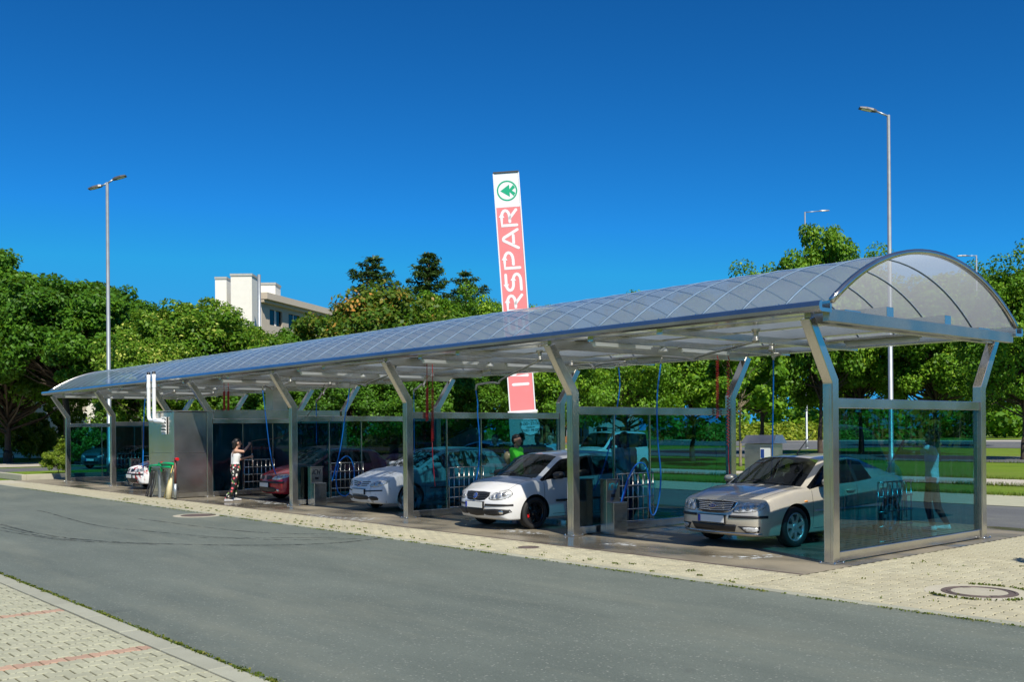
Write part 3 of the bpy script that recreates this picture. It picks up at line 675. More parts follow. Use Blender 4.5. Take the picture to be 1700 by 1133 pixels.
# glass partitions
def partition(x, label, cuts, wall=False):
    t = thing('glass_partition', label, 'partition', (x, 0, 0), 0, 'glass partitions between the wash bays')
    MB().box((-.045, .09, .02), (.045, D - .09, .155)).build('bottom_rail', 'steel_h', t, bevel=.008)
    MB().box((-.05, .09, 2.15), (.05, D - .09, 2.29)).build('top_rail', 'steel_h', t, bevel=.008)
    ys = [.09] + list(cuts) + [D - .09]
    for a, b in zip(ys[:-1], ys[1:]):
        MB().box((-.006, a + .012, .157), (.006, b - .012, 2.148)).build('pane', 'bay_glass', t)
    for c in cuts: MB().box((-.02, c - .012, .156), (.02, c + .012, 2.149)).build('mullion', 'steel', t)
    return t
partition(0, 'tinted glass end wall at the near end of the canopy', ())
partition(-5.1, 'tinted glass partition between the silver car and the white hatchback', (1.04, 2.02))
partition(-10.2, 'tinted glass partition between the white hatchback and the foam covered car', (1.04, 2.02))
partition(-15.3, 'tinted glass partition between the foam covered car and the red car', (1.04, 2.02))
partition(-20.36, 'dark glass wall panel on the metal room behind the woman', (1.04, 2.02))
partition(-28.5, 'tinted glass partition just left of the metal room bay', (1.04, 2.02))
partition(-33.6, 'tinted glass end wall at the far left end of the canopy', (1.3, 2.6))

# mat racks (bar grids) on the bay side of the partitions
def rack_meshes():
    fr = MB(); out = {}
    bars = MB().tube([(0, 0, .16), (0, 0, 1.07)], .010, 6).mesh('upright_bar'); rails = MB().tube([(0, 0, 0), (0, .98, 0)], .012, 6).mesh('cross_bar')
    clip = MB().box((-.008, -.008, -.13), (.012, .008, 0)).lathe([(.018, 0), (.018, .03), (.001, .035)], (0, 0, 0), n=8).mesh('mat_clip')
    for q, mm in ((bars, 'steel'), (rails, 'steel'), (clip, 'steel_dull')): q.materials.append(M[mm])
    return bars, rails, clip
rb, rr_, rc = rack_meshes()
def mat_rack(x, label, y0=1.04):
    t = thing('mat_rack', label, 'rack', (x, y0, 0), 0, 'mat washing racks on the partitions')
    for i in range(8):
        o = bpy.data.objects.new('upright_bar', rb); link(o); o.parent = t; o.location = (0, .98 * i / 7, 0)
    for z in (.18, .40, .62, .84, 1.06):
        o = bpy.data.objects.new('cross_bar', rr_); link(o); o.parent = t; o.location = (.022, 0, z)
    for y in (.28, .7):
        o = bpy.data.objects.new('mat_clip', rc); link(o); o.parent = t; o.location = (.035, y, 1.0)
    for z in (.4, .84):
        for y in (.14, .84):
            pass
    return t
mat_rack(-5.02, 'steel bar rack with looping blue hose beside the white hatchback')
mat_rack(-10.12, 'steel bar rack standing in front of the foam covered car')
mat_rack(-15.22, 'steel bar rack beside the cabinet in the foam covered car bay')
mat_rack(-20.27, 'steel bar rack on the dark wall behind the woman')
mat_rack(-28.42, 'steel bar rack behind the foamy red nose near the metal room')
mat_rack(-33.52, 'steel bar rack on the far left end wall', 1.9)
mat_rack(-.09, 'steel bar rack behind the near end glass wall', 1.4)

# coin cabinets
def cabinet(x, y, label, ink, side=1, mat='steel', text='ICW'):
    t = thing('wash_terminal', label, 'cabinet', (x, y, 0), 0 if side > 0 else math.pi, 'self service wash cabinets')
    MB().box((-.10, -.17, .0), (.06, .17, .97)).build('upper_cabinet', mat, t, bevel=.008)
    lb = MB().box((.063, -.175, .0), (.24, .175, .58)).build('lower_box', mat, t, bevel=.008)
    MB().box((.2405, -.15, .52), (.2425, .15, .524)).build('lid_seam', 'dark_trim', lb)
    MB().box((-.12, -.185, .972), (.075, .185, .99)).build('top_cap', mat, t, bevel=.004)
    mb = MB(); s_ = .105
    write(mb, text, s_, .2, lambda a, b, h: (.0605 + h, -.13 + a, .80 + b), slant=.25, thick=.0015)
    mb.build('lettering', ink, t)
    MB().box((.0605, -.05, .66), (.064, .05, .72)).build('coin_slot', 'dark_trim', t)
    return t
cabinet(-4.90, .74, 'brushed steel ICW cabinet with teal letters beside the white hatchback', 'teal_ink')
cabinet(-15.1, .52, 'brushed steel ICW cabinet with black letters beside the red car', 'dark_ink')
cabinet(-28.3, .70, 'small steel ICW cabinet beside the foamy red nose', 'dark_ink')
cabinet(-5.30, .42, 'dark cabinet behind the glass left of the teal lettered cabinet', 'teal_ink', -1, 'dark_trim')
cabinet(-15.5, .42, 'dark cabinet behind the glass left of the black lettered cabinet', 'dark_ink', -1, 'dark_trim')

# fluorescent lamps
def lampset():
    a = MB(); a.box((-.05, -.72, -.03), (.05, .72, .0)); b = MB(); n = 10
    b.lathe([(.001, -.70), (.042, -.69), (.045, -.68), (.045, .68), (.042, .69), (.001, .70)], (0, 0, -.045), 'y', 12)
    am = a.mesh('housing'); am.materials.append(M['white_plastic']); bm_ = b.mesh('tube_cover'); bm_.materials.append(M['tube_white']); return am, bm_
lh, lt = lampset()
def tube_lamp(loc, rz, label):
    t = thing('tube_lamp', label, 'lamp', loc, rz, 'tube lamps under the canopy roof')
    for nm, q in (('housing', lh), ('tube_cover', lt)):
        o = bpy.data.objects.new(nm, q); link(o); o.parent = t
names = ['silver car bay', 'white hatchback bay', 'foam covered car bay', 'red car bay', 'metal room', 'foamy nose bay', 'far left bay']
for i in range(7):
    x = POSTX[i + 1] + (1.0, 1.25, 1.3, 2.0, .6, 1.3, 1.3)[i]
    tube_lamp((x, .22, 3.343), 0, 'white tube lamp across the front of the roof above the ' + names[i])
    tube_lamp((x, 2.45, 3.343), 0, 'white tube lamp at mid roof above the ' + names[i])
    tube_lamp((POSTX[i] - (1.6 if i != 4 else 1.3), 4.28, 3.456), math.pi / 2, 'white tube lamp along the back beam above the ' + names[i])
    t = thing('spot_lamp', 'small white spot lamp between tube lamps above the ' + names[i], 'lamp', (x, 1.28, 3.343), 0, 'spot lamps under the canopy roof')
    MB().lathe([(.05, 0), (.05, -.03), (.085, -.05), (.09, -.09), (.07, -.10), (.001, -.10)], n=16).build('housing', 'white_plastic', t)

# ragged grass along the lawn edges
V = []; F = []; T = []
for ye, x0, x1, n_ in ((15.62, -40, 8, 9000), (20.45, -40, 8, 9000), (24.25, -40, 8, 7000), (40.9, -60, 10, 4000)):
    xs = RNG.uniform(x0, x1, n_); ys = ye + RNG.normal(0, .10, n_)
    for x, y in zip(xs, ys):
        h = random.uniform(.04, .14); a = random.uniform(0, 6.28); d = Vector((math.cos(a), math.sin(a), 0)) * .012; k = len(V); b0 = Vector((x, y, -.045)); l_ = Vector((random.gauss(0, .05), random.gauss(0, .05), h + .045))
        V += [b0 - d, b0 + d, b0 + l_]; F.append((k, k + 1, k + 2)); T += [random.random()] * 3
me = bpy.data.meshes.new('lawn_edge'); me.from_pydata(V, [], F); a_ = me.attributes.new('tint', 'FLOAT', 'POINT'); a_.data.foreach_set('value', T); me.materials.append(M['leaf_weed'])
o = bpy.data.objects.new('lawn_edge', me); link(o); tag(o, 'ragged uncut grass along the edges of the lawn strips', 'grass', kind='stuff')
# ================================================================== metal room in the canopy
room = thing('plant_room', 'stainless steel plant room standing forward under the canopy', 'room', (0, 0, 0))
RX0, RX1, RY = -22.25, -20.34, -1.07
MB().box((-23.3, .16, .02), (-20.46, 4.4, 2.54)).build('rear_block', 'steel_dull', room)
MB().box((RX0 + .03, RY + .03, .02), (RX1 - .03, .15, 2.48)).build('front_core', 'steel_dull', room)
MB().box((-20.455, .12, 2.30), (-20.40, 4.42, 2.56)).build('fascia', 'steel_h', room)
for z0, z1 in ((.16, 1.30), (1.31, 2.47)):
    MB().box((RX0 + .12, RY, z0), (RX1 - .13, RY + .028, z1)).build('front_panel', 'steel', room)
    MB().box((RX1 - .028, RY + .13, z0), (RX1, -.10, z1)).build('side_panel', 'steel_h', room)
MB().box((RX1 - .13, RY - .004, .02), (RX1 + .004, RY + .13, 2.50)).build('corner_post', 'steel', room, bevel=.01)
MB().box((RX0, RY - .004, .02), (RX0 + .118, RY + .12, 2.50)).build('corner_post', 'steel', room, bevel=.01)
MB().box((RX0 + .12, RY - .002, .02), (RX1 - .132, RY + .03, .155)).build('plinth', 'steel_dull', room)
MB().box((RX1 - .03, RY + .132, .02), (RX1 + .002, -.10, .155)).build('plinth', 'steel_dull', room)
MB().box((RX0 - .02, RY - .02, 2.50), (RX1 + .02, .15, 2.53)).build('roof_cap', 'steel_dull', room)
# flue pipes and louvre
for k, dx in enumerate((0, .42)):
    x = -21.95 + dx; y = RY - .11
    f = thing('flue_pipe', ('left', 'right')[k] + ' one of two white flue pipes rising from the plant room', 'pipe', (0, 0, 0), 0, 'white flue pipes')
    MB().tube(catmull([(x, y, 3.62), (x, y, 3.0), (x, y, 2.48 - .06 * k), (x + .02, y, 2.34 - .06 * k), (x + .12, y, 2.27 - .04 * k), (x + .35, y, 2.26 - .04 * k), (x + .75 - .2 * k, y + .02, 2.26 - .04 * k), (x + .8 - .2 * k, y + .08, 2.26 - .04 * k)], 5), .055, 12).build('duct', 'tube_white', f)
    MB().lathe([(.062, 3.22), (.062, 3.36)], (x, y, 0), n=14).build('coupling', 'tube_white', f)
    MB().lathe([(.05, 3.62), (.05, 3.70), (.001, 3.705)], (x, y, 0), n=12).build('cap', 'black_plastic', f)
lv = thing('wall_vent', 'white louvred vent below the flue pipes on the plant room', 'vent', (-20.98, RY - .012, 2.1))
MB().box((-.16, -.03, -.25), (.16, -.012, .25)).build('backplate', 'white_plastic', lv)
for i in range(5): MB().box((-.14, -.055, -.2 + i * .1), (.14, -.035, -.15 + i * .1), Matrix.Rotation(.5, 3, 'X')).build('slat', 'tube_white', lv)
for i in range(4): MB().box((-.15, -.034, -.145 + i * .1), (.15, -.0305, -.105 + i * .1)).build('gap', 'dark_trim', lv)
dt = thing('roof_duct', 'square metal duct between the plant room and the canopy roof', 'duct', (-21.2, 2.6, 2.54))
MB().box((-.25, -.25, 0.0), (.25, .25, .84)).build('duct', 'steel_dull', dt); MB().box((-.30, -.30, 0), (.30, .30, .05)).build('flange', 'steel_dull', dt)
# green pipework in front of the room
pw_ = thing('pipework', 'green water pipes with red valve on the plant room front', 'pipes', (0, 0, 0))
gy = RY - .2
Pz = lambda px, py, y=gy: at(px, py, y=y)
for pts in ([(249, 785), (249, 774), (268, 773), (268, 784)], [(264, 773), (264, 770), (277, 770), (289, 771)], [(268, 776), (284, 776)]):
    MB().tube([Pz(a, b) for a, b in pts], .035, 8).build('water_pipe', 'pipe_green', pw_)
MB().tube([Pz(291, 764), Pz(291, 805)], .035, 8).build('riser', 'pipe_brown', pw_)
MB().tube([Pz(291, 763), Pz(295, 763)], .045, 8).build('valve', 'red_plastic', pw_)
MB().tube([Pz(266, 769), Pz(270, 769)], .03, 8).build('valve', 'red_plastic', pw_)
MB().tube([Pz(291, 804), Pz(291, 828)], .05, 8).build('lower_pipe', 'galv', pw_)
bp = at(291, 828, z=0)
hs_ = thing('hose_stand', 'grey stand hung with black brushes before the plant room', 'stand', (0, 0, 0))
a = at(258, 826, z=0); top = 1.0
MB().box((a.x - .35, a.y - .02, .78), (a.x + .35, a.y + .1, .84)).box((a.x - .38, a.y - .06, .84), (a.x + .38, a.y + .14, .88)).build('shelf', 'steel_dull', hs_)
for dx in (-.28, .33): MB().bar((a.x + dx, a.y, 0), (a.x + dx, a.y, .8), .06, .06).build('leg', 'galv', hs_)
for i in range(7):
    x = a.x - .24 + i * .08; MB().tube(catmull([(x, a.y - .06, .78), (x + random.uniform(-.04, .04), a.y - .1, .4), (x + random.uniform(-.1, .1), a.y - .2, .02)], 4), .014, 6).build('brush_handle', random.choice(('black_plastic', 'black_rubber', 'dark_trim')), hs_)
br = thing('broom', 'yellow handled straw broom leaning on the plant room', 'broom', (0, 0, 0))
b0 = at(283, 828, z=0); b0.y = RY - .12
MB().tube([(b0.x + .42, b0.y - .02, .55), (b0.x + .42, RY - .03, 1.0)], .012, 6).build('binding', 'straw', br)
MB().tube([(b0.x, b0.y - .08, .02), (b0.x + .25, RY - .03, .95)], .012, 6).build('handle', 'brush_wood', br)
MB().tube([(b0.x + .42, b0.y - .12, .01), (b0.x + .42, b0.y - .08, .35), (b0.x + .42, b0.y - .03, .6)], [.09, .075, .03], 10).build('bristles', 'straw', br)

# ================================================================== booms, hoses
def boom(label, pts, pivot, mat='steel_dull'):
    t = thing('wash_boom', label, 'boom', (0, 0, 0), 0, 'bent steel wash booms under the roof')
    MB().tube(catmull(pts, 5), .022, 8).build('arm', mat, t)
    p_ = Vector(pivot)
    MB().lathe([(.07, .04), (.07, .0), (.04, -.01), (.04, -.12), (.06, -.13), (.06, -.17), (.001, -.17)], p_, n=12).build('pivot', 'steel_dull', t)
    return t
def hose(label, pts, mat='hose_blue', r=.014, k=8):
    c = catmull(pts, k)
    o = MB().tube(c, r, 7).build('pressure_hose', mat); tag(o, label, 'hose', 'hanging pressure hoses'); return o
def bay_booms(i, nm, e1, e2):
    x0 = (POSTX[i] + POSTX[i + 1]) / 2
    p1 = Vector((x0 + .65, .95, 3.42)); p2 = Vector((x0 - .3, 2.75, 3.42))
    boom('bent steel boom on the front pivot above the ' + nm, [p1 + Vector((0, 0, -.16)), p1.lerp(e1, .55) + Vector((0, 0, -.1)), p1.lerp(e1, .62) + Vector((0, 0, -.14)), p1.lerp(e1, .72) + Vector((0, 0, -.05)), e1 + Vector((.1, 0, .12)), e1 + Vector((.02, 0, .08)), e1], p1)
    boom('bent steel boom on the rear pivot above the ' + nm, [p2 + Vector((0, 0, -.16)), p2.lerp(e2, .4) + Vector((0, 0, -.05)), p2.lerp(e2, .5) + Vector((0, 0, -.12)), p2.lerp(e2, .6) + Vector((0, 0, -.02)), e2 + Vector((.15, 0, .1)), e2 + Vector((.02, 0, .06)), e2], p2)
    return e1, e2
X = -4.72
h1 = [at(a, b, x=X) for a, b in ((1097, 603), (1091, 660), (1092, 730), (1097, 790), (1093, 835), (1085, 856), (1079, 845), (1078, 805), (1072, 775), (1062, 769), (1052, 777), (1043, 795), (1036, 815), (1031, 834))]
e1, e2 = bay_booms(0, 'silver car', at(1097, 604, x=-4.72), at(1284, 598, y=3.0))
h1[0] = e1; hose('bright blue hose looping beside the teal lettered cabinet', h1)
l = at(1031, 834, x=X); l2 = at(1046, 786, x=X)
t = thing('spray_lance', 'navy and chrome spray lance resting in the teal lettered cabinet', 'lance', (0, 0, 0))
MB().tube([l + Vector((0, 0, -.05)), l.lerp(l2, .75)], .022, 8).build('grip', 'hose_navy', t); MB().tube([l.lerp(l2, .75), l2 + Vector((0, .12, .06))], .012, 8).build('nozzle_pipe', 'chrome', t)
hose('straight blue hose hanging behind the silver car roof', [e2, at(1284, 640, y=e2.y), at(1283, 700, y=e2.y), at(1282, 760, y=e2.y), at(1280, 800, y=e2.y)], r=.012)
e1, e2 = bay_booms(1, 'white hatchback', at(790, 648, x=-9.55), at(1027, 610, x=-6.0))
hp = [e1] + [at(a, b, x=-9.55) for a, b in ((793, 670), (793, 690), (796, 730), (795, 770), (790, 800))]
hose('blue hose hanging down left of the white hatchback', hp)
hose('dark blue hose passing the white hatchback door', [e2] + [at(a, b, x=-6.0) for a, b in ((1029, 640), (1024, 680), (1012, 740), (998, 790), (985, 815))] , r=.012)
e1, e2 = bay_booms(2, 'foam covered car', at(580, 645, x=-14.95), at(687, 652, x=-12.2))
X = -14.95
hp = [e1] + [at(a, b, x=X) for a, b in ((578, 665), (573, 690), (566, 740), (558, 775), (551, 800))]
hose('blue hose hanging beside the black lettered cabinet', hp)
hose('blue hose looped on the rack by the black lettered cabinet', [at(a, b, x=X) for a, b in ((551, 800), (558, 775), (567, 763), (576, 758), (584, 766), (588, 785), (586, 808), (578, 821), (570, 824), (561, 816), (558, 795), (562, 772))])
hose('blue hose hanging at the back of the foam covered car bay', [e2] + [e2 + Vector((0, 0, -z)) for z in (.4, .9, 1.5)], r=.011)
e1, e2 = bay_booms(3, 'red car', at(436, 648, x=-17.2), at(525, 668, x=-17.2))
X = -17.2
hose('blue hose sagging past the red car headlight', [e1] + [at(a, b, x=X) for a, b in ((441, 690), (447, 740), (455, 780), (466, 799), (484, 808), (500, 806))])
hose('blue hose hanging at the back of the red car bay', [e2] + [e2 + Vector((0, 0, -z)) for z in (.5, 1.2)], r=.011)
e1, e2 = bay_booms(5, 'foamy red nose', at(241, 662, x=-25.2), at(293, 668, x=-25.0))
hose('blue hose hanging left of the plant room', [e1] + [at(a, b, x=e1.x) for a, b in ((239, 690), (238, 740), (237, 778))])
# coiled red air hoses
def coil(label, px, y0, y1, X, tail=0):
    a = at(px, y0, x=X); b = at(px, y1, x=X); n = 26; pts = []
    pts.append(Vector((a.x, a.y, 3.44))); pts.append(a + Vector((0, 0, .05)))
    for i in range(n * 8):
        t_ = i / (n * 8); an = i / 8 * 2 * math.pi; c = a.lerp(b, t_); pts.append(c + Vector((math.cos(an) * .028, math.sin(an) * .028, 0)))
    if tail: pts += [b + Vector((0, 0, -.3)), b + Vector((.05, 0, -.7)), b + Vector((.15, -.05, -.95))]
    o = MB().tube(pts, .009, 5).build('air_hose', 'hose_red'); tag(o, label, 'hose', 'coiled red air hoses')
coil('left coiled red hose hanging left of the silver car bay back post', 1191, 598, 695, -5.0)
coil('right coiled red hose hanging against the silver car bay back post', 1209, 598, 740, -4.95, 1)
coil('left coiled red hose at the back of the white hatchback bay', 709, 645, 700, -10.1)
coil('right coiled red hose at the back of the white hatchback bay', 718, 645, 735, -10.05, 1)
coil('left coiled red hose at the far back of the red car bay', 372, 650, 682, -20.2)
coil('right coiled red hose at the far back of the red car bay', 379, 650, 682, -20.2)

# ================================================================== pylon sign
PD = 42.0
sgn = thing('pylon_sign', 'tall leaning red and white pylon sign with green tree logo', 'sign', (0, 0, 0))
base = atd(875, 790, PD); base.z = 0
TL = math.radians(3.55); ax = cR0 * 1.0
q_ = Matrix.Rotation(-TL, 3, cF)   # leans to the left in view
sgn.location = base
up = (q_ @ Vector((0, 0, 1))).normalized(); rt = (q_ @ cR0).normalized(); fw = rt.cross(up).normalized()   # fw points away from the viewer
if fw.dot(cF) < 0: fw = -fw
k_ = PD / FPX
H_ = (717 - 290) * k_ + 1.88
Wd = 39.5 * k_
def fr3(a, b, c): return rt * a + up * b - fw * c          # across, along, towards the viewer
def slab(mb, a0, a1, b0, b1, c0, c1):
    vs = [fr3(a, b, c) for c in (c0, c1) for a, b in ((a0, b0), (a1, b0), (a1, b1), (a0, b1))]
    return mb.add(vs, [(3, 2, 1, 0), (4, 5, 6, 7), (0, 1, 5, 4), (1, 2, 6, 5), (2, 3, 7, 6), (3, 0, 4, 7)])
zred0 = (717 - 684) * k_ + 1.88; zwh = (717 - 347) * k_ + 1.88
slab(MB(), -Wd / 2, Wd / 2, zred0, zwh, -.18, .18).build('red_panel', 'sign_red', sgn)
slab(MB(), -Wd / 2, Wd / 2, zwh + .004, H_, -.18, .18).build('white_panel', 'sign_white', sgn)
slab(MB(), -Wd / 2 - .04, Wd / 2 + .04, H_ + .003, H_ + .06, -.22, .22).build('top_cap', 'sign_dark', sgn)
slab(MB(), -Wd / 2 - .05, -Wd / 2 - .003, zred0, H_, -.2, .2).build('edge_trim', 'sign_white', sgn)
slab(MB(), Wd / 2 + .003, Wd / 2 + .05, zred0, H_, -.2, .2).build('edge_trim', 'sign_white', sgn)
slab(MB(), -Wd / 2 - .12, Wd / 2 + .12, zred0 - .1, zred0 - .004, -.22, .22).build('white_band', 'sign_white', sgn)
slab(MB(), -Wd / 2 - .1, Wd / 2 + .1, 0, zred0 - .104, -.25, .25).build('plinth', 'plaster_grey', sgn)
mb = MB(); TW = Wd * .62; SZ = TW
# letters read upwards: letter x axis -> up, letter y axis -> left
frL = lambda a, b, h: fr3(TW / 2 - b, zwh - .10 - SZ * 6.98 * 1.72 + a, .18 + h)
write(mb, 'INTERSPAR', SZ, .19, frL, thick=.006, xs=1.72); mb.build('lettering', 'sign_white', sgn)
mb = MB(); R1 = Wd * .43; zc = zwh + (H_ - zwh) * .48; n = 48
vs = []
for i in range(n):
    a = 2 * math.pi * i / n
    for r in (R1, R1 * .86): vs.append(fr3(r * math.cos(a), zc + r * math.sin(a), .186))
mb.add(vs, [(2 * i, 2 * ((i + 1) % n), 2 * ((i + 1) % n) + 1, 2 * i + 1) for i in range(n)])
mb.build('logo_ring', 'sign_green', sgn)
mb = MB(); s_ = R1
tri = [(-.62, 0), (.22, .62), (.22, .18), (.5, .5), (.66, .3), (.3, .08), (.3, -.08), (.66, -.3), (.5, -.5), (.22, -.18), (.22, -.62)]
tri = [(-.66, 0), (.24, -.60), (.24, .60)]
mb.add([fr3(a * s_, zc + b * s_, .187) for a, b in tri], [(0, 1, 2)])
mb.add([fr3(a * s_, zc + b * s_, .187) for a, b in [(.24, -.14), (.62, -.55), (.80, -.25), (.46, 0), (.80, .25), (.62, .55), (.24, .14)]], [tuple(range(7))])
mb.build('logo_tree', 'sign_green', sgn)
# opening hours disc on the plinth
disc = thing('hours_disc', 'white round opening hours notice on the pylon plinth', 'notice', sgn.location)
cd = fr3(.28, (717 - 710) * k_ + 1.88, 0); n = 40; Rd = 15.5 * k_; vs = [cd - fw * .29] + [cd + rt * (Rd * math.cos(2 * math.pi * i / n)) + up * (Rd * math.sin(2 * math.pi * i / n)) - fw * .29 for i in range(n)]
vs += [v + fw * .035 for v in vs[1:]]
MB().add(vs, [(0, 1 + i, 1 + (i + 1) % n) for i in range(n)] + [(1 + i, n + 1 + i, n + 1 + (i + 1) % n, 1 + (i + 1) % n) for i in range(n)]).build('disc', 'sign_white', disc)
mb = MB()
for txt, dy, sz in (('NYITVATARTAS', .17, .065), ('9:00-21:00', .02, .115), ('VASARNAP', -.1, .055), ('7:00-19:00', -.25, .10)):
    wd = sum(ADV.get(c, .84) for c in txt) * sz
    write(mb, txt, sz, .2, lambda a, b, h, wd=wd, dy=dy: cd + rt * (a - wd / 2) + up * (b + dy) - fw * (.291 + h), thick=.002)
mb.build('lettering', 'dark_ink', disc)

# ================================================================== street lamps
def street_lamp(label, px, ptop, dist, arms, gr):
    b = atd(px, 800, dist); b.z = 0
    H = atd(px, ptop, dist).z; t = thing('street_lamp', label, 'lamp', b, 0, gr)
    MB().tube([(0, 0, 0), (0, 0, .8), (0, 0, .82), (0, 0, H)], [.13, .13, .10, .065], 12).build('pole', 'galv', t)
    MB().lathe([(.2, 0), (.2, .03), (.001, .035)], n=12).build('base_plate', 'galv', t)
    for dpx, dpy, L in arms:   # arm end relative to the pole top, pixels
        e = (cR0 * dpx - Vector((0, 0, 1)) * dpy) * (dist / FPX) ; e.z = -dpy * dist / FPX
        d = e.normalized(); s0 = Vector((0, 0, H - .04)); e1 = s0 + e
        MB().tube([s0, e1], .04, 8).build('arm', 'galv', t)
        hd = MB(); f = cR0 * (1 if dpx > 0 else -1); f.z = d.z * .6; f.normalize(); sd = Vector((-f.y, f.x, 0)).normalized(); u_ = f.cross(sd); u_ = u_ if u_.z > 0 else -u_
        prof = [(0, .08, .05), (.15, .13, .07), (.45, .16, .06), (.7, .12, .03)]
        vs = []
        for l_, w_, h_ in prof: vs += [e1 + f * l_ * L + sd * w_ - u_ * .03, e1 + f * l_ * L + sd * w_ * .7 + u_ * h_, e1 + f * l_ * L - sd * w_ * .7 + u_ * h_, e1 + f * l_ * L - sd * w_ - u_ * .03]
        fs = [(4 * i + j, 4 * i + (j + 1) % 4, 4 * i + 4 + (j + 1) % 4, 4 * i + 4 + j) for i in range(3) for j in range(4)] + [(3, 2, 1, 0), (12, 13, 14, 15)]
        hd.add(vs, fs); ho = hd.build('lamp_head', 'lamp_head', t)
        c0 = e1 + f * .4 * L - u_ * .034
        MB().add([c0 + f * a_ * L + sd * b_ for a_, b_ in ((-.2, -.1), (.2, -.1), (.2, .1), (-.2, .1))], [(3, 2, 1, 0)]).build('lamp_glass', 'white_plastic', ho)
street_lamp('tall double armed street lamp left behind the canopy', 182, 303, 44, ((10, -6, .85), (-9, 4, .85)), 'galvanised street lamps')
street_lamp('tallest single armed street lamp behind the near canopy end', 1480, 191, 40, ((-20, -8, 1.0),), 'galvanised street lamps')
street_lamp('street lamp with arm to the right above the tree behind the roof', 1340, 352, 92, ((24, -2, 1.3),), 'galvanised street lamps')
street_lamp('small distant street lamp beyond the arched roof end', 1624, 424, 85, ((-14, 0, 1.3),), 'galvanised street lamps')

# vacuum machine behind the bays
vm = at(1268, 790, y=19.0)
vac = thing('vacuum_cabinet', 'boxy stainless vacuum machine standing behind the silver car', 'machine', (vm.x, vm.y, 0), .15)
MB().box((-.55, -.45, 0), (.55, .45, 1.30)).build('body', 'steel_dull', vac, bevel=.02)
MB().add([(-.68, -.55, 1.32), (.68, -.55, 1.32), (.68, .55, 1.32), (-.68, .55, 1.32), (-.6, -.2, 1.62), (.6, -.2, 1.62), (.6, .35, 1.62), (-.6, .35, 1.62)], [(3, 2, 1, 0), (4, 5, 6, 7), (0, 1, 5, 4), (1, 2, 6, 5), (2, 3, 7, 6), (3, 0, 4, 7)]).build('hood', 'steel_dull', vac)
MB().box((.1, -.475, .75), (.5, -.455, 1.15)).build('notice', 'sign_white', vac)
MB().box((.12, -.48, .78), (.26, -.4765, 1.1)).build('notice_band', 'blue_ink', vac)
# flat roofed kiosk seen over the glass between the posts
kb_ = at(600, 690, y=24); kio = thing('kiosk', 'low grey flat roofed kiosk behind the red car bay', 'kiosk', (kb_.x, 26, 0))
kz = at(600, 681, y=26).z
MB().box((-2.2, -1.5, 0), (5.5, 4, kz - .25)).build('wall', 'plaster_grey', kio)
MB().box((-2.6, -1.9, kz - .25), (6.2, 4.4, kz)).build('roof', 'galv', kio)
MB().box((.5, -1.53, .1), (1.6, -1.502, 2.1)).build('door', 'sign_dark', kio)
for x in (-1.6, 2.4, 4.0): MB().box((x, -1.54, 1.0), (x + 1.1, -1.502, 2.0)).build('window', 'car_glass_dark', kio)
